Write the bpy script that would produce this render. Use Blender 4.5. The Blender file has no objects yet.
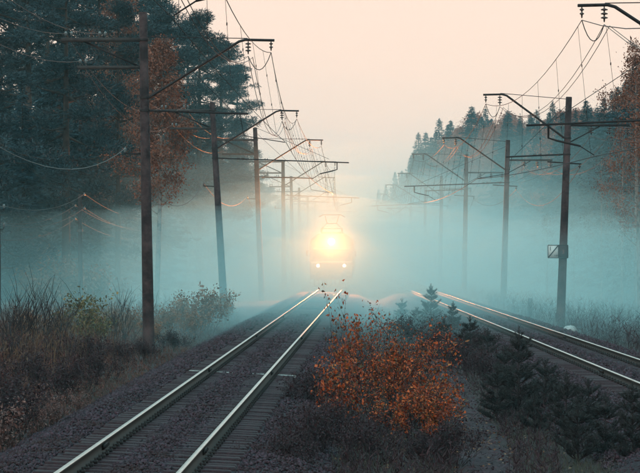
import bpy, math, random
import numpy as np
from mathutils import Vector, Matrix

# ------------------------------------------------------------------ camera, sky, sun, exposure
scene = bpy.context.scene
COL = scene.collection
FPX = 2600.0            # focal length in pixels of the 640-wide photograph
HOR = 246.0             # horizon row
CAMZ = 3.1              # eye above rail level
cam_d = bpy.data.cameras.new('camera')
cam_d.sensor_width = 36.0
cam_d.lens = FPX / 640.0 * 36.0
cam_d.clip_start = 0.5
cam_d.clip_end = 6000.0
cam = bpy.data.objects.new('camera', cam_d)
COL.objects.link(cam)
cam.location = (0, 0, CAMZ)
cam.rotation_euler = (math.radians(90) + math.atan((HOR - 236.5) / FPX), 0, 0)
scene.camera = cam

SUN_EL, SUN_ROT = math.radians(35), math.radians(205)
world = bpy.data.worlds.new('World')
scene.world = world
world.use_nodes = True
wn, wl = world.node_tree.nodes, world.node_tree.links
wn.clear()
w_out = wn.new('ShaderNodeOutputWorld')
w_bg = wn.new('ShaderNodeBackground')
sky = wn.new('ShaderNodeTexSky')
sky.sky_type = 'NISHITA'
sky.sun_disc = False
sky.sun_elevation = SUN_EL
sky.sun_rotation = SUN_ROT
sky.air_density = 1.0
sky.dust_density = 4.0
sky.ozone_density = 1.0
# thin even overcast veil in front of the blue: mixes the sky towards the peach and cyan ramp
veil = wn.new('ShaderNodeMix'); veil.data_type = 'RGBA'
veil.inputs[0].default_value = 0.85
# peach low down, brightened cyan in the unseen zenith to light the fog, the same in every direction
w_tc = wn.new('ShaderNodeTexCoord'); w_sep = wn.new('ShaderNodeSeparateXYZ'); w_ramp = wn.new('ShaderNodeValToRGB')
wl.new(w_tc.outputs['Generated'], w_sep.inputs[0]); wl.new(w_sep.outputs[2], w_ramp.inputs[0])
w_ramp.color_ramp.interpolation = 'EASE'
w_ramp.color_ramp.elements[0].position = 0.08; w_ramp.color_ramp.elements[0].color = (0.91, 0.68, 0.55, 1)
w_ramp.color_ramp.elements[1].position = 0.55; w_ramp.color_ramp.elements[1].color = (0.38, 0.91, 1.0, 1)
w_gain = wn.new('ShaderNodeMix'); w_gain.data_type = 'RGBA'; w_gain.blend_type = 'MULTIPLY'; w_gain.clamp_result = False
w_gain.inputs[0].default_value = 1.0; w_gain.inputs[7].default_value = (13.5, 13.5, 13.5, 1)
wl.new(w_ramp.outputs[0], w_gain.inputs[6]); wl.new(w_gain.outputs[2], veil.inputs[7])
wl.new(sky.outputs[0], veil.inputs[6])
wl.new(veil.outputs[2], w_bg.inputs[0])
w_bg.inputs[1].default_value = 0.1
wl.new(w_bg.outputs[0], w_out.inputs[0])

sun_d = bpy.data.lights.new('sun', 'SUN')
sun_d.energy = 1.0
sun_d.angle = math.radians(18)
sun_d.color = (1.0, 0.9, 0.8)
sun = bpy.data.objects.new('sun', sun_d)
COL.objects.link(sun)
_sd = Vector((math.sin(SUN_ROT) * math.cos(SUN_EL), math.cos(SUN_ROT) * math.cos(SUN_EL), math.sin(SUN_EL)))
sun.rotation_euler = _sd.to_track_quat('Z', 'Y').to_euler()

scene.view_settings.view_transform = 'Standard'
scene.view_settings.look = 'None'
scene.view_settings.exposure = 0.0
scene.view_settings.gamma = 1.0
scene.view_settings.use_curve_mapping = False
scene.render.engine = 'CYCLES'
cy = scene.cycles
cy.use_denoising = True
cy.max_bounces = 4
cy.diffuse_bounces = 2
cy.glossy_bounces = 2
cy.transmission_bounces = 2
cy.volume_bounces = 2
cy.use_adaptive_sampling = True
cy.adaptive_threshold = 0.03
cy.transparent_max_bounces = 8
cy.caustics_reflective = False
cy.caustics_refractive = False

RNG = np.random.default_rng(7)
random.seed(7)

# ------------------------------------------------------------------ helpers
def at(px, py, d):
    """pixel of the photograph + known distance -> point"""
    return Vector(((px - 320) * d / FPX, d, CAMZ + (HOR - py) * d / FPX))

def px_x(px, d):
    return (px - 320) * d / FPX

def tag(o, label=None, cat=None, group=None, kind=None):
    if label: o['label'] = label
    if cat: o['category'] = cat
    if group: o['group'] = group
    if kind: o['kind'] = kind
    return o

def empty(name, loc=(0, 0, 0), rz=0.0):
    o = bpy.data.objects.new(name, None)
    o.empty_display_size = 0.2
    COL.objects.link(o)
    o.location = loc
    o.rotation_euler = (0, 0, rz)
    return o

def link(name, me, parent=None, loc=None):
    o = bpy.data.objects.new(name, me)
    COL.objects.link(o)
    if parent is not None: o.parent = parent
    if loc is not None: o.location = loc
    return o

def np_mesh(name, verts, faces, mats, midx=None, smooth=False):
    """verts (n,3); faces (m,k) int array, or list of such arrays"""
    if not isinstance(faces, (list, tuple)): faces = [faces]
    faces = [f for f in faces if len(f)]
    me = bpy.data.meshes.new(name)
    verts = np.asarray(verts, dtype=np.float32)
    me.vertices.add(len(verts))
    me.vertices.foreach_set('co', verts.ravel())
    loops = np.concatenate([f.ravel() for f in faces]).astype(np.int32)
    tot = np.concatenate([np.full(len(f), f.shape[1], dtype=np.int32) for f in faces])
    start = np.concatenate([[0], np.cumsum(tot)[:-1]]).astype(np.int32)
    me.loops.add(len(loops))
    me.loops.foreach_set('vertex_index', loops)
    me.polygons.add(len(tot))
    me.polygons.foreach_set('loop_start', start)
    if midx is not None: me.polygons.foreach_set('material_index', np.asarray(midx, dtype=np.int32))
    if smooth: me.polygons.foreach_set('use_smooth', np.ones(len(tot), dtype=bool))
    if not isinstance(mats, (list, tuple)): mats = [mats]
    for m in mats: me.materials.append(m)
    me.update(calc_edges=True)
    return me

class MB:
    """collects simple solids into one mesh"""
    def __init__(self):
        self.v, self.f, self.m = [], {3: [], 4: []}, {3: [], 4: []}
        self.n = 0
        self.cur = 0
    def add(self, verts, faces):
        verts = np.asarray(verts, dtype=np.float64)
        faces = np.asarray(faces)
        k = faces.shape[1]
        self.v.append(verts); self.f[k].append(faces + self.n)
        self.m[k].append(np.full(len(faces), self.cur))
        self.n += len(verts)
    def box(self, c, s, rz=0.0, M=None):
        x, y, z = s[0] / 2, s[1] / 2, s[2] / 2
        v = np.array([[-x, -y, -z], [x, -y, -z], [x, y, -z], [-x, y, -z], [-x, -y, z], [x, -y, z], [x, y, z], [-x, y, z]])
        if M is not None: v = v @ np.array(M.to_3x3()).T
        elif rz:
            c_, s_ = math.cos(rz), math.sin(rz)
            v = v @ np.array([[c_, s_, 0], [-s_, c_, 0], [0, 0, 1]])
        self.add(v + np.array(c), [[0, 3, 2, 1], [4, 5, 6, 7], [0, 1, 5, 4], [1, 2, 6, 5], [2, 3, 7, 6], [3, 0, 4, 7]])
    def bar(self, a, b, w, h=None):
        a, b = Vector(a), Vector(b)
        d = b - a
        M = d.to_track_quat('X', 'Z').to_matrix()
        self.box((a + b) / 2, (d.length, w, h or w), M=M)
    def tube(self, pts, r, n=6, caps=True):
        pts = [Vector(p) for p in pts]
        if np.isscalar(r): r = [r] * len(pts)
        rings = []
        up0 = None
        for i, p in enumerate(pts):
            t = (pts[min(i + 1, len(pts) - 1)] - pts[max(i - 1, 0)])
            if t.length < 1e-9: t = Vector((0, 0, 1))
            t.normalize()
            ref = Vector((0, 0, 1)) if abs(t.z) < 0.95 else Vector((0, 1, 0))
            u = t.cross(ref).normalized(); w = u.cross(t).normalized()
            rings.append([p + (u * math.cos(2 * math.pi * k / n) + w * math.sin(2 * math.pi * k / n)) * r[i] for k in range(n)])
        v = np.array([list(q) for ring in rings for q in ring])
        f = []
        for i in range(len(pts) - 1):
            for k in range(n):
                f.append([i * n + k, i * n + (k + 1) % n, (i + 1) * n + (k + 1) % n, (i + 1) * n + k])
        self.add(v, f)
        if caps:
            for i, p in ((0, pts[0]), (len(pts) - 1, pts[-1])):
                ring = np.array([list(q) for q in rings[i]])
                vv = np.vstack([ring, np.array([list(p)])])
                ff = [[k, n, (k + 1) % n] if i == 0 else [k, (k + 1) % n, n] for k in range(n)]
                self.add(vv, np.array(ff)[:, ::-1] if False else ff)
    def lathe(self, base, prof, axis=Vector((0, 0, 1)), n=10):
        axis = Vector(axis).normalized()
        ref = Vector((1, 0, 0)) if abs(axis.x) < 0.9 else Vector((0, 1, 0))
        u = axis.cross(ref).normalized(); w = axis.cross(u)
        base = Vector(base)
        v, f = [], []
        for (r, z) in prof:
            for k in range(n):
                a = 2 * math.pi * k / n
                v.append(list(base + axis * z + (u * math.cos(a) + w * math.sin(a)) * r))
        for i in range(len(prof) - 1):
            for k in range(n):
                f.append([i * n + k, i * n + (k + 1) % n, (i + 1) * n + (k + 1) % n, (i + 1) * n + k])
        self.add(np.array(v), f)
    def mesh(self, name, mats, smooth=False):
        fs, ms = [], []
        for k in (3, 4):
            if self.f[k]:
                fs.append(np.concatenate(self.f[k])); ms.append(np.concatenate(self.m[k]))
        return np_mesh(name, np.concatenate(self.v), fs, mats, np.concatenate(ms), smooth)
    def build(self, name, mats, parent=None, smooth=False, loc=None):
        return link(name, self.mesh(name, mats, smooth), parent, loc)

# ------------------------------------------------------------------ materials
def mat(name, col, rough=0.8, metal=0.0, noise=None, bump=None, island=None, spec=0.3, coat=None):
    """noise=(scale, colour2, lo, hi)  bump=(scale, strength)  island=[colours] picked per loose piece"""
    m = bpy.data.materials.new(name)
    m.use_nodes = True
    n, l = m.node_tree.nodes, m.node_tree.links
    p = n['Principled BSDF']
    p.inputs['Base Color'].default_value = (*col, 1)
    p.inputs['Roughness'].default_value = rough
    p.inputs['Metallic'].default_value = metal
    p.inputs['Specular IOR Level'].default_value = spec
    src = None
    if island:
        g = n.new('ShaderNodeNewGeometry')
        r = n.new('ShaderNodeValToRGB')
        r.color_ramp.interpolation = 'LINEAR'
        els = r.color_ramp.elements
        for i, c in enumerate(island):
            e = els[i] if i < 2 else els.new(1.0)
            e.color = (*c, 1)
        for i in range(len(island)): els[i].position = i / (len(island) - 1)
        l.new(g.outputs['Random Per Island'], r.inputs[0])
        src = r.outputs[0]
    if noise:
        tc = n.new('ShaderNodeTexCoord')
        nz = n.new('ShaderNodeTexNoise')
        nz.inputs['Scale'].default_value = noise[0]
        nz.inputs['Detail'].default_value = 6
        nz.inputs['Roughness'].default_value = 0.65
        l.new(tc.outputs['Object'], nz.inputs['Vector'])
        rm = n.new('ShaderNodeMapRange')
        rm.inputs[1].default_value = noise[2]; rm.inputs[2].default_value = noise[3]
        l.new(nz.outputs[0], rm.inputs[0])
        mx = n.new('ShaderNodeMix'); mx.data_type = 'RGBA'
        mx.inputs[6].default_value = (*col, 1)
        mx.inputs[7].default_value = (*noise[1], 1)
        if src is not None: l.new(src, mx.inputs[6])
        l.new(rm.outputs[0], mx.inputs[0])
        src = mx.outputs[2]
    if src is not None: l.new(src, p.inputs['Base Color'])
    if bump:
        tc = n.new('ShaderNodeTexCoord')
        nz = n.new('ShaderNodeTexNoise')
        nz.inputs['Scale'].default_value = bump[0]
        nz.inputs['Detail'].default_value = 5
        l.new(tc.outputs['Object'], nz.inputs['Vector'])
        b = n.new('ShaderNodeBump')
        b.inputs['Strength'].default_value = bump[1]
        b.inputs['Distance'].default_value = 0.05
        l.new(nz.outputs[0], b.inputs['Height'])
        l.new(b.outputs[0], p.inputs['Normal'])
    return m

def emit(name, col, strength):
    m = bpy.data.materials.new(name)
    m.use_nodes = True
    n, l = m.node_tree.nodes, m.node_tree.links
    n.clear()
    o = n.new('ShaderNodeOutputMaterial'); e = n.new('ShaderNodeEmission')
    e.inputs[0].default_value = (*col, 1); e.inputs[1].default_value = strength
    l.new(e.outputs[0], o.inputs[0])
    return m

def volume(name, col, density, aniso=0.0):
    m = bpy.data.materials.new(name)
    m.use_nodes = True
    n, l = m.node_tree.nodes, m.node_tree.links
    n.clear()
    o = n.new('ShaderNodeOutputMaterial'); v = n.new('ShaderNodeVolumePrincipled')
    v.inputs['Color'].default_value = (*col, 1)
    v.inputs['Density'].default_value = density
    v.inputs['Anisotropy'].default_value = aniso
    v.inputs['Density Attribute'].default_value = ''
    v.inputs['Temperature Attribute'].default_value = ''
    l.new(v.outputs[0], o.inputs['Volume'])
    return m

M = {}
M['soil'] = mat('soil', (0.0486, 0.0238, 0.0307), 0.95, noise=(0.9, (0.0252, 0.0159, 0.0153), 0.35, 0.62), bump=(9, 0.8))
M['path'] = mat('path', (0.0505, 0.0225, 0.0307), 0.95, noise=(3.5, (0.0213, 0.0112, 0.0146), 0.35, 0.62), bump=(11, 1.0))
M['ballast'] = mat('ballast', (0.0340, 0.0176, 0.0265), 0.9, noise=(10, (0.0143, 0.0070, 0.0111), 0.3, 0.65), bump=(16, 1.0))
M['stone'] = mat('stone', (0.0894, 0.0702, 0.0854), 0.85, island=[(0.0125, 0.0059, 0.0093), (0.0375, 0.0189, 0.0283), (0.0769, 0.0421, 0.0582), (0.0251, 0.0119, 0.0162)], noise=(0.8, (0.0322, 0.0127, 0.0128), 0.48, 0.70))
M['sleeper'] = mat('sleeper', (0.0519, 0.0238, 0.0299), 0.85, noise=(9, (0.0251, 0.0140, 0.0179), 0.35, 0.65), bump=(30, 0.5))
M['sleeper_painted'] = mat('sleeper_painted', (0.38, 0.38, 0.37), 0.8, noise=(7, (0.10, 0.09, 0.085), 0.4, 0.62))
M['rail_side'] = mat('rail_side', (0.0263, 0.0188, 0.0180), 0.75, 0.3, noise=(18, (0.0450, 0.0285, 0.0225), 0.4, 0.7))
M['rail_top'] = mat('rail_top', (0.62, 0.60, 0.57), 0.32, 1.0, noise=(3, (0.42, 0.40, 0.38), 0.4, 0.75))
M['iron'] = mat('iron', (0.0225, 0.0180, 0.0188), 0.7, 0.3)
M['concrete'] = mat('concrete', (0.075, 0.046, 0.048), 0.9, noise=(1.7, (0.017, 0.0105, 0.0125), 0.36, 0.60), bump=(14, 0.5))
M['steel'] = mat('steel', (0.0210, 0.0180, 0.0210), 0.6, 0.4, noise=(6, (0.0338, 0.0225, 0.0195), 0.45, 0.7))
M['insulator'] = mat('insulator', (0.05, 0.030, 0.028), 0.25, spec=0.5)
M['glass_insulator'] = mat('glass_insulator', (0.1200, 0.1380, 0.1440), 0.25, spec=0.5)
M['wire'] = mat('wire', (0.030, 0.026, 0.028), 0.6, 0.3)
M['pale_wire'] = mat('pale_wire', (0.0900, 0.0900, 0.0900), 0.6)
M['timber'] = mat('timber', (0.0338, 0.0300, 0.0315), 0.9, noise=(5, (0.0562, 0.0495, 0.0480), 0.4, 0.7))
M['bark'] = mat('bark', (0.045, 0.036, 0.034), 0.95, noise=(3, (0.085, 0.06, 0.048), 0.45, 0.7), bump=(8, 0.6))
M['birch_bark'] = mat('birch_bark', (0.20, 0.18, 0.17), 0.85, noise=(3, (0.05, 0.045, 0.045), 0.5, 0.6))
M['twig'] = mat('twig', (0.0300, 0.0225, 0.0255), 0.9)
M['pine_leaf'] = mat('pine_leaf', (0.0156, 0.0275, 0.0278), 0.75, island=[(0.0073, 0.0198, 0.0278), (0.0166, 0.0386, 0.0500), (0.0333, 0.0633, 0.0778), (0.0187, 0.0341, 0.0389)])
M['spruce_leaf'] = mat('spruce_leaf', (0.0255, 0.0500, 0.0500), 0.75, island=[(0.0119, 0.0360, 0.0525), (0.0238, 0.0600, 0.0800), (0.0357, 0.0750, 0.0938)])
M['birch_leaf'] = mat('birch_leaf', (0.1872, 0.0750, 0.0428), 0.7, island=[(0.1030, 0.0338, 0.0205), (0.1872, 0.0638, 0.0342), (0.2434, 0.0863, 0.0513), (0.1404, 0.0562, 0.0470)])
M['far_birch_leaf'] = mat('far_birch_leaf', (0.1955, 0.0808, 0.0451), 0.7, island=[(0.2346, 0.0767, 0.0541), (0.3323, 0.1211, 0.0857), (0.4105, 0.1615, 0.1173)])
M['orange_leaf'] = mat('orange_leaf', (0.3600, 0.0760, 0.0255), 0.6, island=[(0.0810, 0.0167, 0.0085), (0.3060, 0.0494, 0.0110), (0.5400, 0.1026, 0.0187), (0.2700, 0.0380, 0.0102), (0.0900, 0.0190, 0.0102), (0.0450, 0.0418, 0.0153), (0.4500, 0.1216, 0.0255)])
M['green_leaf'] = mat('green_leaf', (0.1, 0.1, 0.03), 0.65, island=[(0.040, 0.052, 0.024), (0.13, 0.11, 0.035), (0.20, 0.13, 0.045), (0.07, 0.06, 0.03)])
M['rust_leaf'] = mat('rust_leaf', (0.2, 0.1, 0.05), 0.7, island=[(0.13, 0.060, 0.038), (0.22, 0.105, 0.06), (0.17, 0.10, 0.06)])
M['pink_leaf'] = mat('pink_leaf', (0.2, 0.1, 0.05), 0.7, island=[(0.11, 0.055, 0.052), (0.20, 0.10, 0.085), (0.07, 0.04, 0.045)])
M['dead_leaf'] = mat('dead_leaf', (0.0486, 0.0265, 0.0323), 0.8, island=[(0.0136, 0.0073, 0.0121), (0.0331, 0.0159, 0.0234), (0.0564, 0.0252, 0.0307), (0.0213, 0.0145, 0.0146)])
M['young_needle'] = mat('young_needle', (0.0240, 0.0280, 0.0240), 0.7, island=[(0.0080, 0.0098, 0.0120), (0.0160, 0.0189, 0.0208), (0.0256, 0.0280, 0.0288), (0.0600, 0.0595, 0.0600)])
M['weed'] = mat('weed', (0.0654, 0.0332, 0.0324), 0.85, island=[(0.0327, 0.0140, 0.0194), (0.0763, 0.0279, 0.0292), (0.1635, 0.0598, 0.0485), (0.0545, 0.0279, 0.0243), (0.1036, 0.0332, 0.0284)], noise=(0.35, (0.1744, 0.0830, 0.0608), 0.50, 0.68))
M['grass'] = mat('grass', (0.0510, 0.0425, 0.0340), 0.85, island=[(0.0289, 0.0306, 0.0238), (0.0595, 0.0544, 0.0391), (0.0510, 0.0612, 0.0442), (0.0765, 0.0595, 0.0467)])
M['straw'] = mat('straw', (0.1125, 0.0792, 0.0528), 0.85, island=[(0.0375, 0.0198, 0.0198), (0.0900, 0.0495, 0.0343), (0.1425, 0.0891, 0.0561), (0.0638, 0.0396, 0.0297)])
M['litter'] = mat('litter', (0.0486, 0.0265, 0.0323), 0.9, island=[(0.0194, 0.0099, 0.0137), (0.0535, 0.0265, 0.0338), (0.0972, 0.0517, 0.0629), (0.0389, 0.0225, 0.0226)])
M['boulder'] = mat('boulder', (0.3850, 0.3920, 0.3850), 0.9, noise=(6, (0.2100, 0.2170, 0.2170), 0.45, 0.7), bump=(10, 0.4))
M['white_paint'] = mat('white_paint', (0.52, 0.54, 0.53), 0.6, noise=(12, (0.5, 0.5, 0.48), 0.5, 0.75))
M['black_paint'] = mat('black_paint', (0.012, 0.011, 0.013), 0.6)
M['dark_plate'] = mat('dark_plate', (0.035, 0.022, 0.024), 0.8)
M['red_paint'] = mat('red_paint', (0.16, 0.06, 0.05), 0.7)
M['loco_body'] = mat('loco_body', (0.055, 0.075, 0.060), 0.45, spec=0.5, noise=(2, (0.04, 0.05, 0.042), 0.4, 0.7))
M['loco_stripe'] = mat('loco_stripe', (0.70, 0.66, 0.55), 0.5)
M['loco_frame'] = mat('loco_frame', (0.030, 0.028, 0.028), 0.7)
M['loco_glass'] = mat('loco_glass', (0.02, 0.022, 0.025), 0.08, spec=0.6)
M['lamp_glass'] = emit('lamp_glass', (1.0, 0.80, 0.50), 120.0)
M['marker_glass'] = emit('marker_glass', (1.0, 0.86, 0.62), 26.0)

# ------------------------------------------------------------------ track alignment and ground
def _integ(slope_fn):
    ys = np.arange(-60.0, 1300.0, 1.0)
    s = slope_fn(ys)
    return ys, np.concatenate([[0], np.cumsum((s[1:] + s[:-1]) / 2)])
_sl = lambda y: np.interp(y, [190, 260], [0.02346, 0.008])
_sr = lambda y: np.interp(y, [260, 340], [-0.0069, 0.008])
_yl, _il = _integ(_sl); _il = _il - np.interp(0, _yl, _il) - 3.6
_yr, _ir = _integ(_sr); _ir = _ir - np.interp(0, _yr, _ir) + 8.45
def cL(y): return np.interp(y, _yl, _il)
def cR(y): return np.interp(y, _yr, _ir)
CANT = {'L': 0.05, 'R': 0.0}

def wob(x, y, s=1.0):
    return (np.sin(x * 0.9 * s + 1.3 * np.sin(y * 0.31 * s)) + np.sin(y * 0.53 * s + 1.7) * np.cos(x * 0.41 * s) + 0.6 * np.sin(x * 2.3 * s + y * 1.7 * s)) / 2.6

def gz(x, y):
    x = np.asarray(x, dtype=float); y = np.asarray(y, dtype=float)
    z = -0.72 + 0.07 * wob(x, y) + 0.04 * wob(x, y, 2.7)
    left = np.clip((cL(y) - 4.5 - x) / 10.0, 0, 1)
    right = np.clip((x - cR(y) - 4.0) / 10.0, 0, 1)
    z = z - 0.45 * left - 0.40 * right
    far = np.clip((np.abs(x) - 40) / 200.0, 0, 1)
    return z - 0.5 * far

def gzf(x, y): return float(gz(x, y))

def grid(xs, ys, zf):
    X, Y = np.meshgrid(xs, ys)
    Z = zf(X, Y)
    v = np.stack([X.ravel(), Y.ravel(), Z.ravel()], 1)
    nx, ny = len(xs), len(ys)
    i = (np.arange(ny - 1)[:, None] * nx + np.arange(nx - 1)[None, :]).ravel()
    return v, np.stack([i, i + 1, i + nx + 1, i + nx], 1)

xs = np.concatenate([np.array([-1200, -700, -400, -200, -120, -80, -60]), np.arange(-45, 45.1, 0.5), np.array([60, 80, 120, 200, 400, 700, 1200])])
ys = np.concatenate([np.array([-60, -30, 0, 20]), np.arange(28, 140, 0.5), np.arange(140, 260, 2.0), np.array([300, 360, 450, 600, 800, 1000, 1200])])
gv, gf = grid(xs, ys, gz)
ground = link('ground', np_mesh('ground', gv, gf, M['soil'], smooth=True))
tag(ground, 'dark bare soil and dead turf around the railway tracks', 'ground', kind='structure')

# trodden path between orange shrub and young pines
pc = [(470, 500, 40.5), (487, 473, 43.5), (478, 440, 51.0), (462, 410, 60.0), (452, 388, 69.0), (447, 370, 80.0), (440, 350, 95.0)]
pyv = np.array([p[2] for p in pc]); pxv = np.array([px_x(p[0], p[2]) for p in pc])
rows = []
for yy in np.arange(40.5, 95, 0.5):
    cx = np.interp(yy, pyv, pxv) + 0.08 * math.sin(yy * 1.3)
    w = 0.42 + 0.10 * math.sin(yy * 0.7) + 0.06 * math.sin(yy * 2.1)
    rows.append([(cx + t * w, yy) for t in np.linspace(-1, 1, 7)])
pa = np.array(rows)
pz = gz(pa[:, :, 0], pa[:, :, 1]) + 0.035 - 0.05 * np.abs(np.linspace(-1, 1, 7))[None, :] ** 3
pv = np.concatenate([pa, pz[:, :, None]], 2).reshape(-1, 3)
i = (np.arange(len(rows) - 1)[:, None] * 7 + np.arange(6)[None, :]).ravel()
path = link('footpath', np_mesh('footpath', pv, np.stack([i, i + 1, i + 8, i + 7], 1), M['path'], smooth=True))
tag(path, 'narrow trodden earth path between orange shrub and young pines', 'path', kind='structure')

def ballast_z(dx, cant):
    a = np.abs(dx)
    return np.interp(a, [0, 1.75, 2.1, 3.5, 3.9], [-0.235, -0.235, -0.27, -0.86, -1.3]) - cant * np.clip(dx, -2.0, 2.0)

def make_track(side, cf, y0, ysl0, ysl1, label):
    cant = CANT[side]
    root = empty('railway_track', (0, 0, 0))
    tag(root, label, 'railway track', 'railway tracks', kind='structure')
    # ballast bed
    lat = np.array([-3.9, -3.5, -2.8, -2.1, -1.75, -1.2, -0.76, -0.3, 0.3, 0.76, 1.2, 1.75, 2.1, 2.8, 3.5, 3.9])
    yy = np.concatenate([np.arange(y0, 140, 0.7), np.arange(140, 1100, 8.0)])
    D, Y = np.meshgrid(lat, yy)
    X = cf(Y) + D + 0.10 * wob(Y * 1.1, D * 3) * (np.abs(D) > 2)
    Z = ballast_z(D, cant) + 0.025 * wob(X * 3, Y * 3)
    v = np.stack([X.ravel(), Y.ravel(), Z.ravel()], 1)
    nx = len(lat)
    i = (np.arange(len(yy) - 1)[:, None] * nx + np.arange(nx - 1)[None, :]).ravel()
    link('ballast_bed', np_mesh('ballast_bed', v, np.stack([i, i + 1, i + nx + 1, i + nx], 1), M['ballast'], smooth=True), root)
    # rails
    prof = [(-0.075, -0.18), (-0.075, -0.165), (-0.012, -0.14), (-0.009, -0.055), (-0.036, -0.038), (-0.037, -0.008), (-0.030, 0.0),
            (0.030, 0.0), (0.037, -0.008), (0.036, -0.038), (0.009, -0.055), (0.012, -0.14), (0.075, -0.165), (0.075, -0.18)]
    npf = len(prof)
    ry = np.concatenate([np.arange(y0, 200, 4.0), np.arange(200, 700, 10.0)])
    for s in (-1, 1):
        off = s * 0.79
        v = np.array([[float(cf(y)) + off + a, y, b - cant * off] for y in ry for (a, b) in prof])
        f, mi = [], []
        for r in range(len(ry) - 1):
            for k in range(npf):
                k2 = (k + 1) % npf
                f.append([r * npf + k, r * npf + k2, (r + 1) * npf + k2, (r + 1) * npf + k])
                mi.append(1 if k in (5, 6, 7) else 0)
        link('rail', np_mesh('rail', v, np.array(f), [M['rail_side'], M['rail_top']], mi), root)
        for q, jy in enumerate((41.2, 66.3, 91.3, 116.3)):
            if jy < y0 + 3: continue
            fp = MB()
            fx = float(cf(jy)) + off
            for t in (-1, 1):
                fp.box((fx + t * 0.026, jy, -0.095 - cant * off), (0.03, 0.8, 0.075))
                for b in (-0.3, -0.1, 0.1, 0.3):
                    fp.box((fx + t * 0.050, jy + b, -0.095 - cant * off), (0.03, 0.035, 0.035))
            fp.build('fishplate', M['iron'], root)
    # sleepers, a few shared meshes
    sm = []
    for k in range(5):
        b = MB()
        L, W, H = 2.75 + 0.08 * random.random(), 0.23 + 0.03 * random.random(), 0.17
        x, y, z = L / 2, W / 2, H / 2
        e = 0.018
        vv = np.array([[sx * x, sy * y, -z] for sx in (-1, 1) for sy in (-1, 1)] + [[sx * x, sy * y, z - e] for sx in (-1, 1) for sy in (-1, 1)] + [[sx * (x - e), sy * (y - e), z + random.uniform(-.006, .006)] for sx in (-1, 1) for sy in (-1, 1)])
        q = lambda a, c, d, e_: [a, c, d, e_]
        ff = []
        for lo, hi in ((0, 4), (4, 8)):
            ff += [[lo, lo + 2, hi + 2, hi], [lo + 2, lo + 3, hi + 3, hi + 2], [lo + 3, lo + 1, hi + 1, hi + 3], [lo + 1, lo, hi, hi + 1]]
        ff += [[8, 10, 11, 9]]
        b.add(vv, ff)
        sm.append(b.mesh('sleeper', M['sleeper']))
    pm = sm[0].copy(); pm.materials.clear(); pm.materials.append(M['sleeper_painted'])
    rr = random.Random(3 if side == 'L' else 4)
    y = ysl0
    fb = MB()
    cnt = 0
    while y < ysl1 and cnt < 295:
        o = link('sleeper', rr.choice(sm), root)
        if side == 'L' and abs(y - 67.3) < 0.28:
            o.data = pm
            tag(o, 'sleeper with worn white paint')
        th = math.atan(float(cf(y + 1) - cf(y)))
        o.location = (float(cf(y)) + rr.uniform(-.03, .03), y, -0.265 + rr.uniform(-.006, .006))
        o.rotation_euler = (0, cant, -th + rr.uniform(-.015, .015))
        if y < 115:
            for s in (-1, 1):
                for t in (-1, 1):
                    ox = s * 0.79 + t * 0.115
                    fb.box((float(cf(y)) + ox, y, -0.155 - cant * ox), (0.08, 0.13, 0.045))
                    fb.box((float(cf(y)) + ox + t * 0.01, y + 0.02, -0.12 - cant * ox), (0.035, 0.035, 0.05))
        y += 0.55 + rr.uniform(-.03, .03); cnt += 1
    h = fb.build('fastening_hardware', M['iron'], root)
    tag(h, kind='stuff')
    # crushed stone
    octv = np.array([[1, 0, 0], [-1, 0, 0], [0, 1, 0], [0, -1, 0], [0, 0, 1], [0, 0, -1]], float)
    octf = np.array([[0, 2, 4], [2, 1, 4], [1, 3, 4], [3, 0, 4], [2, 0, 5], [1, 2, 5], [3, 1, 5], [0, 3, 5]])
    V, F, nb = [], [], 0
    for (ya, yb, dens, sz) in ((31, 48, 210, 0.030), (48, 66, 130, 0.034), (66, 90, 65, 0.042), (90, 125, 24, 0.055)):
        if yb <= ysl0: continue
        ya = max(ya, ysl0 - 1)
        nst = int((yb - ya) * 6.6 * dens)
        py = RNG.uniform(ya, yb, nst); dx = RNG.uniform(-3.4, 3.4, nst)
        keep = (np.abs(np.abs(dx) - 0.79) > 0.13)
        band = (np.abs(dx) > 0.50) & (np.abs(dx) < 1.42)
        keep &= (~band) | (RNG.random(nst) < 0.30)
        py, dx, band = py[keep], dx[keep], band[keep]
        nst = len(py)
        s = sz * RNG.uniform(0.5, 1.45, (nst, 1, 1)) * RNG.uniform(0.6, 1.2, (nst, 1, 3))
        a = RNG.uniform(0, 6.28, nst); t = RNG.uniform(-1, 1, nst)
        v = (octv[None] + RNG.uniform(-.35, .35, (nst, 6, 3))) * s
        ct, st = np.cos(t)[:, None], np.sin(t)[:, None]
        v = np.stack([v[:, :, 0] * ct + v[:, :, 2] * st, v[:, :, 1], -v[:, :, 0] * st + v[:, :, 2] * ct], 2)
        ca, sa = np.cos(a)[:, None], np.sin(a)[:, None]
        v = np.stack([v[:, :, 0] * ca - v[:, :, 1] * sa, v[:, :, 0] * sa + v[:, :, 1] * ca, v[:, :, 2]], 2)
        hump = np.where(np.abs(dx) < 0.5, 0.055 * np.cos(dx / 0.5 * 1.57), 0.0)
        zz = ballast_z(dx, cant) + hump + RNG.uniform(0.0, 0.03, nst) - np.where(band, 0.02, 0)
        v += np.stack([cf(py) + dx, py, zz], 1)[:, None, :]
        V.append(v.reshape(-1, 3)); F.append((octf[None] + (nb + 6 * np.arange(nst))[:, None, None]).reshape(-1, 3)); nb += 6 * nst
    st = link('crushed_stone', np_mesh('crushed_stone', np.concatenate(V), np.concatenate(F), M['stone']), root)
    tag(st, kind='stuff')
    return root

make_track('L', cL, 8.0, 30.0, 186.0, 'railway track with bright rail heads leading to the locomotive')
make_track('R', cR, 30.0, 42.0, 186.0, 'second railway track beyond the young pines, curving in from the side')

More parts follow.
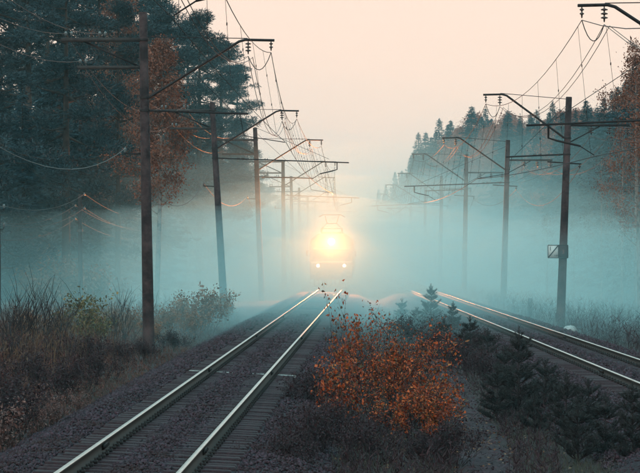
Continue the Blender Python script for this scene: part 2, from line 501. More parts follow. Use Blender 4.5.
# ------------------------------------------------------------------ catenary masts
TOP = CAMZ      # heights below were measured from the eye line
def insulator_string(mb, p, n=3, r=0.11, gap=0.12, axis=(0, 0, -1)):
    prof = []
    for k in range(n):
        z = 0.05 + k * gap
        prof += [(0.02, z), (r, z + 0.035), (r * 0.9, z + 0.06), (0.03, z + 0.07)]
    prof = [(0.018, 0.0)] + prof + [(0.018, 0.1 + n * gap)]
    mb.lathe(p, prof, Vector(axis), 9)

ATT = {'L': [], 'R': []}

def mast(side, d, px_base, px_top, ztop, label, reverse=False, zarm=7.3, knee=3.35, end=4.6, cross=True, zbar=4.8):
    """side L: bracket points to +x. heights relative to the eye line"""
    s = 1 if side == 'L' else -1
    bx, tx = px_x(px_base, d), px_x(px_top, d)
    zb = gzf(bx, d) - 0.3
    root = empty('catenary_mast', (bx, d, gzf(bx, d)))
    tag(root, label, 'catenary mast', 'catenary masts on the ' + ('left' if side == 'L' else 'right'))
    base = Vector(root.location)
    def axis_x(z):      # mast centre at height z above eye line
        t = (z + CAMZ - zb) / (ztop + CAMZ - zb)
        return bx + (tx - bx) * t
    def P(dx, z, dy=0.0, rel=None):
        zr = z if rel is None else rel
        return Vector((axis_x(zr) + s * dx, d + dy, z + CAMZ)) - base
    def Pabs(dx, z, zr, dy=0.0):
        return P(dx, z, dy, zr)
    pole = MB()
    hz = [zb - CAMZ, (zb - CAMZ) * 0.6 + ztop * 0.4, ztop - 0.02, ztop]
    pole.tube([P(0, z) for z in hz], [0.215, 0.185, 0.145, 0.13], 14)
    pole.build('pole', M['concrete'], root, smooth=False)
    for z in (zarm - 2.05, zarm, zbar):
        if z < ztop:
            br = MB(); br.tube([P(0, z - 0.035), P(0, z + 0.035)], 0.19, 12)
            br.build('clamp_band', M['steel'], root)
    za = zarm - 2.05
    arm = MB()
    for dy in (-0.05, 0.05):
        arm.tube([Pabs(0.15, za, za, dy), Pabs(knee, zarm - 0.06, za, dy), Pabs(knee + 0.22, zarm, za, dy), Pabs(end, zarm - 0.02, za, dy)], 0.048, 6)
    for t in (0.25, 0.5, 0.75):
        q = Pabs(0.15 + (knee - 0.15) * t, za + (zarm - 0.06 - za) * t, za)
        arm.box(q, (0.07, 0.14, 0.1))
    arm.build('cantilever_arm', M['steel'], root)
    rod = MB()
    rod.tube([P(0.1, min(zarm + 0.1, ztop - 0.1)), Pabs(knee + 0.3, zarm + 0.05, za)], 0.016, 5)
    rod.build('tie_rod', M['steel'], root)
    i1 = MB(); insulator_string(i1, Pabs(knee + 0.32, zarm - 0.05, za), 3)
    i1.build('insulator', M['insulator'], root, smooth=True)
    i2 = MB(); insulator_string(i2, Pabs(end - 0.12, zarm - 0.05, za), 2, 0.07)
    i2.build('insulator', M['insulator'], root, smooth=True)
    feeder = base + Pabs(knee + 0.32, zarm - 0.58, za)
    mess = base + Pabs(end - 0.12, zarm - 0.45, za)
    # registration bar
    bar = MB()
    ctr = float(cL(d) if side == 'L' else cR(d))
    dxc = abs(ctr - axis_x(zbar))
    zc = zbar - 1.15
    if reverse:
        e = dxc + 1.85
        bar.tube([Pabs(0.1, zbar, zbar), Pabs(e, zbar - 0.25, zbar)], 0.036, 6)
        bar.tube([Pabs(e - 0.65, zbar - 0.2, zbar), Pabs(e - 0.65, zbar - 0.62, zbar), Pabs(e - 0.9, zbar - 0.70, zbar), Pabs(dxc + 0.25, zbar - 0.86, zbar)], 0.034, 6)
        bar.tube([Pabs(dxc + 0.3, zbar - 0.84, zbar), Pabs(dxc - 0.15, zc + 0.02, zbar)], 0.016, 5)
    else:
        e = dxc - 1.1
        bar.tube([Pabs(0.1, zbar, zbar), Pabs(e, zbar - 0.12, zbar)], 0.042, 6)
        bar.tube([Pabs(e - 0.3, zbar - 0.1, zbar), Pabs(e - 0.15, zc + 0.25, zbar), Pabs(dxc + 0.2, zc + 0.02, zbar)], 0.016, 5)
    bar.build('registration_bar', M['steel'], root)
    for q in (0.35, 1.2, 1.45):
        ib = MB()
        for k in range(3):
            ib.lathe(Pabs(q + k * 0.055, zbar - 0.02, zbar), [(0.03, -0.012), (0.085, 0.0), (0.03, 0.012)], (1, 0, 0), 8)
        ib.build('bar_insulator', M['insulator'], root, smooth=True)
    contact = base + Pabs(dxc + (0.25 if not reverse else -0.2), zc, zbar)
    # stay wire from mast head to bar
    st = MB(); st.tube([P(0.1, ztop - 0.4), Pabs(e * 0.85, zbar - 0.05, zbar)], 0.010, 4)
    st.build('stay_wire', M['wire'], root)
    field = []
    if side == 'L' and cross:
        beam = MB()
        beam.box((P(-1.45, zarm)), (2.9, 0.16, 0.14)); beam.build('crossarm', M['timber'], root)
        beam = MB()
        beam.box((P(-1.18, zarm - 0.98)), (2.35, 0.14, 0.12)); beam.build('crossarm', M['timber'], root)
        bc = MB(); bc.bar(P(-2.1, zarm - 0.06, 0.09), P(-0.15, zarm - 0.95, 0.09), 0.07); bc.build('brace', M['steel'], root)
        for (q, z) in ((-2.75, zarm), (-2.55, zarm), (-1.55, zarm), (-1.35, zarm), (-2.25, zarm - 0.98), (-2.05, zarm - 0.98)):
            ii = MB()
            p = P(q, z + 0.07)
            ii.lathe(p, [(0.012, -0.05), (0.012, 0.08), (0.05, 0.09), (0.035, 0.13), (0.055, 0.16), (0.03, 0.22), (0.0, 0.23)], (0, 0, 1), 8)
            ii.build('pin_insulator', M['glass_insulator'], root, smooth=True)
            if q not in (-2.55, -1.35, -2.05): field.append(base + p + Vector((0, 0, 0.15)))
        sp = MB(); sp.bar(P(0, 3.25), P(-0.75, 3.28), 0.05); sp.build('bracket', M['steel'], root)
        ii = MB(); ii.lathe(P(-0.72, 3.3), [(0.012, 0), (0.05, 0.05), (0.035, 0.09), (0.055, 0.12), (0.03, 0.18), (0, 0.19)], (0, 0, 1), 8)
        ii.build('pin_insulator', M['glass_insulator'], root, smooth=True)
        field.append(base + P(-0.72, 3.45))
    if side == 'R' and cross:
        zf_ = zarm - 1.45
        beam = MB(); beam.box(P(-1.45, zf_), (2.9, 0.10, 0.11)); beam.build('crossarm', M['steel'], root)
        bc = MB(); bc.bar(P(-1.5, zf_ - 0.05), P(-0.12, zf_ - 0.8), 0.05); bc.build('brace', M['steel'], root)
        for q in (-1.1, -1.95, -2.8):
            ii = MB(); insulator_string(ii, P(q, zf_ - 0.05), 3, 0.13, 0.1)
            ii.build('insulator', M['insulator'], root, smooth=True)
            field.append(base + P(q, zf_ - 0.5))
        sp = MB(); sp.bar(P(0.9, 3.95), P(-0.7, 3.85), 0.06); sp.build('bracket', M['steel'], root)
        ii = MB(); insulator_string(ii, P(-0.62, 3.83), 1, 0.07)
        ii.build('insulator', M['insulator'], root, smooth=True)
        field.append(base + P(-0.62, 3.65))
    ATT[side].append(dict(d=d, mess=mess, feeder=feeder, contact=contact, field=field))
    return root

mast('L', 47, -70, -74, 8.2, 'near bracket arm ending in the top left of the sky, its mast out of view', True, zbar=5.3)
m1 = mast('L', 92, 149, 143, 8.28, 'tallest and nearest concrete mast with two timber crossarms, beside orange birch', False)
mast('L', 142, 225, 212, 7.85, 'leaning concrete mast with two crossarms, second from the camera on the left', True, zarm=7.4)
mast('L', 180, 262, 255, 8.2, 'leaning concrete mast before the blue pines, third on the left', False, zarm=7.35)
mast('L', 225, 284, 283, 7.45, 'straight misty mast, fourth on the left, just left of the train', True, zarm=7.3, zbar=4.4)
mast('L', 277, 293, 291, 7.45, 'thin misty mast, fifth on the left side', False, zarm=7.3)
mast('L', 330, 300, 299, 7.4, 'faint blue mast, sixth on the left side', True, zarm=6.9, zbar=4.6)
mast('L', 383, 308, 307.5, 7.4, 'very faint mast, seventh on the left, touching the headlight glow', False, zarm=7.2)
mast('L', 436, 315, 315, 7.4, 'farthest mast of the left row, lost behind the locomotive', True, zarm=7.2)
mast('R', 76.5, 716, 726, 7.4, 'near bracket arm reaching in from the top right corner, its mast out of view', True, zarm=7.1, zbar=3.8, end=4.3, knee=3.2)
mr1 = mast('R', 122, 560, 569, 7.0, 'dark concrete mast carrying the white sign plate, nearest on the right', False, zarm=7.12, knee=2.85, end=3.95, zbar=4.3)
mast('R', 168, 503, 508, 6.85, 'slightly leaning dark mast, second on the right', True, zarm=7.0, knee=3.0, end=4.2, zbar=4.1)
mast('R', 202, 464, 466.5, 7.15, 'blue grey mast rising from fog, third on the right', False, zarm=7.15, knee=3.0, end=4.2, zbar=4.4)
mast('R', 250, 440, 441.5, 6.75, 'pale misty mast, fourth on the right', True, zarm=7.0, knee=3.0, end=4.2, zbar=4.1)
mast('R', 297, 424, 425.5, 6.75, 'pale blue mast, fifth on the right', False, zarm=7.0, zbar=4.4)
mast('R', 350, 410, 411, 6.65, 'faint mast, sixth on the right, before spruce slope', True, zarm=7.0, zbar=4.1)
mast('R', 402, 399.5, 400, 6.7, 'faint mast, seventh on the right', False, zarm=7.0, zbar=4.4)
mast('R', 455, 390, 390.5, 6.7, 'hardly visible mast, eighth on the right', True, zarm=7.0, zbar=4.1)
mast('R', 508, 382, 382, 6.7, 'farthest mast of the right row, dissolved in fog', False, zarm=7.0, zbar=4.4)

# kilometre plate on the first right mast
sg = empty('distance_sign', (px_x(557.5, 122), 121.74, CAMZ - 0.26))
tag(sg, 'small white plate with a diagonal bar and numeral on the nearest right mast', 'sign')
W, Hh = 0.94, 0.60
fr = MB()
for zz in (-Hh / 2, Hh / 2): fr.box((0, 0.0, zz), (W, 0.025, 0.028))
for xx in (-W / 2, 0.02, W / 2): fr.box((xx, 0.0, 0), (0.028, 0.024, Hh - 0.03))
fr.build('frame', M['black_paint'], sg)
pl = MB(); pl.box((-0.225, 0.004, 0), (0.46, 0.012, Hh - 0.03)); pl.build('plate', M['white_paint'], sg)
dg = MB(); dg.bar((-0.45, -0.008, -0.27), (0.0, -0.008, 0.27), 0.010, 0.05); dg.build('diagonal_bar', M['black_paint'], sg)
pl2 = MB(); pl2.box((0.245, 0.004, 0), (0.42, 0.012, Hh - 0.03)); pl2.build('plate', M['dark_plate'], sg)
def text(body, size, loc, m, parent):
    c = bpy.data.curves.new('numeral', 'FONT')
    c.body = body; c.size = size; c.extrude = 0.002; c.align_x = 'CENTER'; c.align_y = 'CENTER'
    c.materials.append(m)
    t = bpy.data.objects.new('numeral', c); COL.objects.link(t)
    dg_ = bpy.context.evaluated_depsgraph_get()
    me = bpy.data.meshes.new_from_object(t.evaluated_get(dg_))
    bpy.data.objects.remove(t)
    if not me.materials: me.materials.append(m)
    o = link('numeral', me, parent)
    o.location = loc; o.rotation_euler = (math.radians(90), 0, 0)
    return o
text('1', 0.26, (-0.36, -0.009, 0.13), M['black_paint'], sg)
text('7 23', 0.10, (-0.10, -0.009, -0.19), M['black_paint'], sg)
text('3', 0.26, (0.24, -0.009, -0.02), M['red_paint'], sg)
cl = MB()
for zz in (-Hh / 2, Hh / 2): cl.box((0.27, 0.13, zz), (0.42, 0.24, 0.03))
cl.build('clamp', M['steel'], sg)

# ------------------------------------------------------------------ wires
def wire_pts(P, sag, n=14):
    pts = []
    for a, b in zip(P[:-1], P[1:]):
        L = (b - a).length
        sg_ = sag * (L / 48.0) ** 2
        for k in range(n):
            t = k / n
            p = a.lerp(b, t); p.z -= 4 * sg_ * t * (1 - t)
            pts.append(p)
    pts.append(P[-1])
    return pts

def zat(pts, y):
    ys_ = [p.y for p in pts]
    return np.interp(y, ys_, [p.x for p in pts]), np.interp(y, ys_, [p.z for p in pts])

def wire(name, P, sag, r, label, m='wire', parent=None, twin=0.0):
    pts = wire_pts(P, sag)
    mb = MB()
    mb.tube(pts, r, 4)
    if twin:
        mb.tube([p + Vector((twin, 0, -0.04)) for p in pts], r, 4)
    o = mb.build(name, M[m], parent)
    if parent is None: tag(o, label, 'wire', 'overhead wires')
    return o, pts

for side, where in (('L', 'left'), ('R', 'right')):
    A = ATT[side]
    cf = cL if side == 'L' else cR
    ext = lambda key: [Vector((A[0][key].x - (cf(A[0]['d']) - cf(4)), 4.0, A[0][key].z))] + [a[key] for a in A]
    mo, mp = wire('messenger_wire', ext('mess'), 1.0, 0.013, 'sagging upper wire with droppers hung from the %s row of bracket arms' % where)
    co, cp = wire('contact_wire', ext('contact'), 0.12, 0.012, 'nearly straight lower wire above the %s track' % where)
    wire('feeder_wire', ext('feeder'), 1.5, 0.012, 'sagging double cable under the knees of the %s bracket arms' % where, twin=0.16)
    dr = 0
    ycur = 12.0
    while ycur < 330:
        x1, z1 = zat(mp, ycur); x2, z2 = zat(cp, ycur)
        if z1 - z2 > 0.15:
            b = MB(); b.tube([(x1, ycur, z1), (x2, ycur, z2)], 0.007, 3, False)
            for t in (0.3, 0.65): b.box((x1 + (x2 - x1) * t, ycur, z1 + (z2 - z1) * t), (0.03, 0.03, 0.07))
            b.build('dropper', M['wire'], mo)
        ycur += 7.3
    nf = len(A[0]['field'])
    for k in range(nf):
        pale = (k == nf - 1)
        P = [Vector((A[0]['field'][k].x - (cf(A[0]['d']) - cf(4)), 4.0, A[0]['field'][k].z))] + [a['field'][k] for a in A]
        nm = {'L': ['outermost wire on the upper crossarms', 'inner wire on the upper crossarms', 'wire on the lower crossarms', 'pale low cable on the short brackets'],
              'R': ['inner wire under the hanging bell insulators', 'middle wire under the hanging bell insulators', 'outer wire under the hanging bell insulators', 'pale low cable on the short brackets']}[side][k]
        wire('line_wire', P, 1.1 if not pale else 1.5, 0.010 if not pale else 0.013, '%s of the %s mast row' % (nm, where), 'pale_wire' if pale else 'wire')
# jumper loops hanging at the nearest masts
for side, idx in (('L', 1), ('L', 2), ('R', 0), ('R', 1)):
    a = ATT[side][idx]
    f, m_ = a['feeder'], a['mess']
    pts = [f.lerp(m_, t) + Vector((0, 0, -0.55 * 4 * t * (1 - t))) for t in np.linspace(0, 1, 9)]
    b = MB(); b.tube(pts, 0.014, 4)
    tag(b.build('jumper_cable', M['wire']), 'short looped cable under the bracket arm of the %s mast on the %s' % (('nearest', 'second', 'near')[{('L', 1): 0, ('L', 2): 1, ('R', 0): 2, ('R', 1): 0}[(side, idx)]] if not (side == 'R' and idx == 0) else 'cut-off corner', 'left' if side == 'L' else 'right'), 'cable', 'jumper cables')

# ------------------------------------------------------------------ telegraph poles along the wood
TP = []
for (px, d, ytop, lean, lab) in ((-2, 112, 206, 0.0, 'thin wooden telegraph pole at the left edge of the picture'),
                                 (81, 148, 194, -0.01, 'thin wooden telegraph pole with pale sagging wires before the dark pines'),
                                 (187, 212, 199, 0.0, 'misty wooden telegraph pole between the first two masts'),
                                 (240, 300, 201, 0.03, 'faint telegraph pole between the second and third masts'),
                                 (268.5, 400, 223, 0.04, 'short faint telegraph pole just right of the third mast')):
    x = px_x(px, d); z0 = gzf(x, d); zt = CAMZ + (HOR - ytop) * d / FPX
    r = empty('telegraph_pole', (x, d, z0)); tag(r, lab, 'telegraph pole', 'telegraph poles by the wood')
    hgt = zt - z0
    b = MB(); b.tube([(0, 0, -0.3), (lean * hgt * 0.5, 0, hgt * 0.5), (lean * hgt, 0, hgt)], [0.15, 0.125, 0.10], 9)
    b.build('pole', M['timber'], r)
    at_ = []
    for q, (dz, sx) in enumerate(((0.1, 1), (0.75, -1), (0.9, 1), (1.5, -1))):
        hk = MB(); hk.tube([(lean * hgt, 0, hgt - dz - 0.12), (lean * hgt + sx * 0.22, 0, hgt - dz - 0.12), (lean * hgt + sx * 0.26, 0, hgt - dz)], 0.014, 5)
        hk.build('hook', M['iron'], r)
        ii = MB(); ii.lathe((lean * hgt + sx * 0.26, 0, hgt - dz), [(0.03, 0), (0.055, 0.05), (0.04, 0.09), (0.055, 0.12), (0.03, 0.17), (0, 0.18)], (0, 0, 1), 8)
        ii.build('pin_insulator', M['glass_insulator'], r, smooth=True)
        at_.append(Vector((x + lean * hgt + sx * 0.26, d, zt - dz + 0.1)))
    bd = MB(); bd.tube([(lean * hgt * .72, 0, hgt * 0.70), (lean * hgt * .72, 0, hgt * 0.72)], 0.15, 9); bd.build('band', M['pale_wire'], r)
    TP.append(at_)
for k, nm in enumerate(('top right', 'upper left', 'second right', 'lowest')):
    P = [Vector((TP[0][k].x - 3.0, 74.0, TP[0][k].z))] + [t[k] for t in TP]
    wire('telegraph_wire', P, 0.85, 0.011, 'pale sagging telegraph wire on the %s insulators of the wooden poles' % nm, 'pale_wire')

# ------------------------------------------------------------------ locomotive
TD = 188.0
LX = float(cL(TD)); LTH = math.atan(0.02346)
lo = empty('locomotive', (LX, TD, 0.0), -LTH)
tag(lo, 'electric locomotive with lit headlight coming through glowing fog', 'locomotive')
# body: lofted sections (front at y=0, back at y=16)
def loft(secs, mats, name, parent, smooth=False, capm=0):
    mb = MB(); n = len(secs[0])
    v = np.array([p for s_ in secs for p in s_], float)
    f = []
    for i_ in range(len(secs) - 1):
        for k in range(n):
            f.append([i_ * n + k, i_ * n + (k + 1) % n, (i_ + 1) * n + (k + 1) % n, (i_ + 1) * n + k])
    mb.add(v, f)
    for i_, flip in ((0, False), (len(secs) - 1, True)):
        ring = np.array(secs[i_], float); c = ring.mean(0)
        vv = np.vstack([ring, c]); ff = [[(k + 1) % n, k, n] if not flip else [k, (k + 1) % n, n] for k in range(n)]
        mb.add(vv, ff)
    return mb.build(name, mats, parent, smooth)
def sec(y, hw, z0, z1, z2, rw, inset=0.0):
    """body outline: sides to z1 shoulder, roof to z2 of half width rw"""
    return [(-hw, y + inset, z0), (-hw, y, z1 - 0.25), (-hw + 0.08, y, z1), (-rw, y, z2 - 0.12), (-rw + 0.18, y, z2), (rw - 0.18, y, z2), (rw, y, z2 - 0.12), (hw - 0.08, y, z1), (hw, y, z1 - 0.25), (hw, y + inset, z0)]
secs = [sec(0.0, 1.50, 1.05, 3.45, 3.85, 1.05), sec(0.12, 1.56, 1.0, 3.50, 3.95, 1.12), sec(0.6, 1.58, 1.0, 3.55, 4.0, 1.15), sec(15.5, 1.58, 1.0, 3.55, 4.0, 1.15), sec(16.0, 1.50, 1.05, 3.45, 3.85, 1.05)]
loft(secs, M['loco_body'], 'body', lo)
b = MB(); b.box((0, -0.035, 2.90), (2.72, 0.05, 0.10)); b.build('stripe', M['loco_stripe'], lo)
b = MB(); b.box((0, -0.035, 1.92), (2.86, 0.05, 0.14)); b.build('stripe', M['loco_stripe'], lo)
for sx in (-1, 1):
    b = MB(); b.box((sx * 0.70, -0.030, 2.50), (1.16, 0.04, 0.56)); g_ = b.build('windscreen', M['loco_glass'], lo)
    b = MB()
    for zz in (2.20, 2.80): b.box((sx * 0.70, -0.045, zz), (1.26, 0.05, 0.05))
    for xx in (0.11, 1.29): b.box((sx * xx, -0.043, 2.50), (0.05, 0.05, 0.56))
    b.build('frame', M['loco_frame'], g_)
    b = MB(); b.lathe((sx * 0.95, -0.01, 1.68), [(0.0, 0.13), (0.10, 0.12), (0.15, 0.13), (0.16, 0.0)], (0, -1, 0), 16)
    h_ = b.build('marker_light', M['loco_frame'], lo)
    b = MB(); b.lathe((sx * 0.95, -0.145, 1.68), [(0.105, 0.0), (0.06, 0.02), (0.0, 0.025)], (0, -1, 0), 16); b.build('lens', M['marker_glass'], h_)
    ml = bpy.data.lights.new('marker_lamp', 'SPOT'); ml.energy = 3000.0; ml.color = (1.0, 0.25, 0.058); ml.spot_size = math.radians(120); ml.spot_blend = 1.0; ml.shadow_soft_size = 0.08
    mo_ = bpy.data.objects.new('marker_lamp', ml); COL.objects.link(mo_); mo_.parent = lo
    mo_.location = (sx * 0.95, -0.22, 1.68); mo_.rotation_euler = Vector((0, 1, -0.03)).to_track_quat('Z', 'Y').to_euler()
    b = MB(); b.bar((sx * 1.55, 0.15, 2.75), (sx * 1.76, 0.05, 2.75), 0.04); b.box((sx * 1.76, 0.05, 2.55), (0.12, 0.05, 0.42)); b.build('mirror', M['loco_frame'], lo)
    b = MB(); b.lathe((sx * 0.875, 0.0, 1.06), [(0.10, 0.0), (0.10, 0.45), (0.22, 0.46), (0.22, 0.52), (0.0, 0.54)], (0, -1, 0), 14); b.build('buffer', M['loco_frame'], lo)
    b = MB()
    b.tube([(sx * 1.35, -0.06, 1.2), (sx * 1.35, -0.12, 1.25), (sx * 1.35, -0.12, 2.0), (sx * 1.35, -0.06, 2.05)], 0.018, 6); b.build('handrail', M['loco_stripe'], lo)
    b = MB()
    for zz in (0.45, 0.75): b.box((sx * 1.38, 0.1, zz), (0.32, 0.25, 0.03))
    for xx in (1.23, 1.53): b.box((sx * xx, 0.1, 0.72), (0.02, 0.2, 0.60))
    b.build('step', M['loco_frame'], lo)
b = MB(); b.box((0, 0.05, 0.88), (3.0, 0.3, 0.34)); b.build('buffer_beam', M['red_paint'], lo)
b = MB(); b.box((0, -0.20, 1.02), (0.36, 0.5, 0.32)); b.box((0.1, -0.5, 1.02), (0.14, 0.2, 0.26)); b.build('coupler', M['loco_frame'], lo)
b = MB()
for k in range(9):
    xx = -1.2 + k * 0.3
    b.bar((xx, -0.25 + 0.12 * abs(xx), 0.16), (xx, 0.0, 0.70), 0.07)
b.bar((-1.3, -0.1, 0.18), (0, -0.27, 0.18), 0.06); b.bar((1.3, -0.1, 0.18), (0, -0.27, 0.18), 0.06)
b.build('rail_guard', M['loco_frame'], lo)
for by in (3.0, 6.0, 10.0, 13.0):
    for sx in (-1, 1):
        b = MB(); b.lathe((sx * 0.72, by, 0.62), [(0.0, 0.0), (0.62, 0.0), (0.625, 0.10), (0.65, 0.11), (0.65, 0.14), (0.0, 0.14)], (-sx, 0, 0), 22)
        b.build('wheel', M['loco_frame'], lo)
for by in (4.5, 11.5):
    b = MB()
    for sx in (-1, 1): b.box((sx * 1.02, by, 0.72), (0.14, 4.6, 0.30))
    b.box((0, by, 0.72), (1.9, 0.3, 0.28)); b.build('bogie_frame', M['loco_frame'], lo)
b = MB(); b.box((0, 8.0, 0.9), (2.6, 15.0, 0.24)); b.build('underframe', M['loco_frame'], lo)
# headlight
b = MB(); b.lathe((0, 0.25, 3.42), [(0.30, 0.0), (0.30, 0.36), (0.26, 0.37), (0.25, 0.30)], (0, -1, 0), 22)
hl = b.build('headlight', M['loco_frame'], lo)
b = MB(); b.lathe((0, 0.02, 3.42), [(0.245, 0.0), (0.16, 0.07), (0.0, 0.10)], (0, -1, 0), 22); b.build('lens', M['lamp_glass'], hl)
HEADLIGHT_W = 98000.0
ld = bpy.data.lights.new('headlight_lamp', 'SPOT')
ld.energy = HEADLIGHT_W; ld.color = (1.0, 0.25, 0.058); ld.spot_size = math.radians(110); ld.spot_blend = 1.0; ld.shadow_soft_size = 0.15
lob = bpy.data.objects.new('headlight_lamp', ld); COL.objects.link(lob); lob.parent = lo
lob.location = (0, -0.32, 3.42); lob.rotation_euler = (math.radians(90), 0, 0)
lob.rotation_euler = Vector((0, 1, -0.03)).to_track_quat('Z', 'Y').to_euler()
# roof gear and pantograph
b = MB()
for by in (1.5, 4.0, 7.0, 9.0, 12.0): b.box((0, by, 4.06), (1.5, 0.9, 0.16))
b.build('roof_equipment', M['loco_frame'], lo)
b = MB()
for sx in (-1, 1):
    b.tube([(sx * 0.75, 1.4, 4.10), (sx * 0.75, 1.4, 4.35)], 0.06, 8); b.tube([(sx * 0.75, 3.2, 4.10), (sx * 0.75, 3.2, 4.35)], 0.06, 8)
b.build('insulator', M['insulator'], lo)
pan = MB()
for sx in (-1, 1):
    pan.tube([(sx * 0.75, 1.3, 4.37), (sx * 0.75, 3.3, 4.37)], 0.03, 6)
    pan.tube([(sx * 0.75, 1.4, 4.37), (sx * 0.35, 0.7, 4.75), (sx * 0.5, 2.3, 5.3)], 0.022, 6)
    pan.tube([(sx * 0.75, 3.2, 4.37), (sx * 0.35, 3.9, 4.75), (sx * 0.5, 2.3, 5.3)], 0.022, 6)
pan.tube([(-0.75, 1.4, 4.37), (0.75, 1.4, 4.37)], 0.03, 6); pan.tube([(-0.75, 3.2, 4.37), (0.75, 3.2, 4.37)], 0.03, 6)
pan.tube([(-0.4, 0.7, 4.75), (0.4, 0.7, 4.75)], 0.022, 6); pan.tube([(-0.4, 3.9, 4.75), (0.4, 3.9, 4.75)], 0.022, 6)
pan.tube([(-0.35, 0.7, 4.75), (0.45, 2.3, 5.3)], 0.012, 4)
pp = pan.build('pantograph', M['steel'], lo)
b = MB()
for dy in (-0.18, 0.18):
    b.tube([(-0.95, 2.3 + dy, 5.22), (-0.65, 2.3 + dy, 5.38), (0.65, 2.3 + dy, 5.38), (0.95, 2.3 + dy, 5.22)], 0.03, 6)
b.build('collector_head', M['steel'], pp)

# ------------------------------------------------------------------ vegetation generators
def cards(P, A, L, Wd, rng, bend=0.0):
    """leaf-like rhombs: centres P (n,3), axis A (n,3), length L, width Wd"""
    n = len(P)
    A = A / (np.linalg.norm(A, axis=1, keepdims=True) + 1e-9)
    R = rng.normal(size=(n, 3))
    B = np.cross(A, R); B /= (np.linalg.norm(B, axis=1, keepdims=True) + 1e-9)
    L = np.broadcast_to(L, (n,))[:, None]; Wd = np.broadcast_to(Wd, (n,))[:, None]
    N = np.cross(A, B)
    v = np.stack([P, P + A * L * 0.5 + B * Wd * 0.5 + N * bend * L, P + A * L, P + A * L * 0.5 - B * Wd * 0.5 + N * bend * L], 1)
    f = np.arange(n)[:, None] * 4 + np.array([0, 1, 2, 3])
    return v.reshape(-1, 3), f

def tris(P, A, L, Wd, rng):
    n = len(P)
    A = A / (np.linalg.norm(A, axis=1, keepdims=True) + 1e-9)
    R = rng.normal(size=(n, 3))
    B = np.cross(A, R); B /= (np.linalg.norm(B, axis=1, keepdims=True) + 1e-9)
    L = np.broadcast_to(L, (n,))[:, None]; Wd = np.broadcast_to(Wd, (n,))[:, None]
    v = np.stack([P - B * Wd * 0.5, P + B * Wd * 0.5, P + A * L], 1)
    return v.reshape(-1, 3), np.arange(n)[:, None] * 3 + np.array([0, 1, 2])

def spruce_meshes(seed, H=20.0, rb=3.0):
    rng = np.random.default_rng(seed); rn = random.Random(seed)
    tr = MB(); tr.tube([(0, 0, -0.4), (0.05, 0, H * 0.5), (0, 0.03, H * 0.99)], [H * 0.014, H * 0.008, 0.015], 8)
    P, A, Ls, Ws = [], [], [], []
    z = H * 0.08
    while z < H * 0.985:
        t = 1 - z / H
        r = rb * (t ** 0.95) * rn.uniform(0.70, 1.15) + 0.05
        nb = rn.randint(5, 8)
        a0 = rn.uniform(0, 6.28)
        for k in range(nb):
            a = a0 + 6.283 * k / nb + rn.uniform(-.3, .3)
            rl = r * rn.uniform(0.65, 1.1)
            droop = rn.uniform(0.12, 0.42) if t > 0.12 else rn.uniform(-0.1, 0.15)
            ns = max(3, int(rl * 9))
            u = np.sort(rng.uniform(0.05, 1, ns))
            dirv = np.array([math.cos(a), math.sin(a), 0])
            pz = z - droop * rl * u ** 1.3 + 0.16 * rl * np.maximum(u - 0.75, 0)
            c = dirv[None] * (rl * u)[:, None] + np.array([0, 0, 1])[None] * pz[:, None]
            for sgn in (-1, 1, 0):
                side = np.array([-math.sin(a), math.cos(a), 0]) * sgn
                ax = dirv[None] * 0.8 + side[None] * 0.9 + rng.normal(scale=0.25, size=(ns, 3)) + np.array([0, 0, -0.35])
                P.append(c + rng.normal(scale=0.05, size=(ns, 3))); A.append(ax)
                sz = min(1.0, 0.25 + rl / 1.6)
                Ls.append(sz * (0.30 + 0.5 * (1 - u)) * rng.uniform(0.7, 1.2, ns)); Ws.append(sz * rng.uniform(0.10, 0.20, ns))
        z += rn.uniform(0.26, 0.42) * (0.55 + 0.6 * t)
    n = 60; zz = rng.uniform(0.93, 1.0, n) * H
    P.append(np.stack([np.zeros(n), np.zeros(n), zz], 1)); A.append(rng.normal(size=(n, 3)) * np.array([1, 1, .4]) + np.array([0, 0, .6])); Ls.append(0.08 + (H - zz) * 0.2); Ws.append(np.full(n, 0.07))
    v, f = cards(np.concatenate(P), np.concatenate(A), np.concatenate(Ls), np.concatenate(Ws), rng)
    return tr.mesh('trunk', M['bark']), np_mesh('crown', v, f, M['spruce_leaf'])

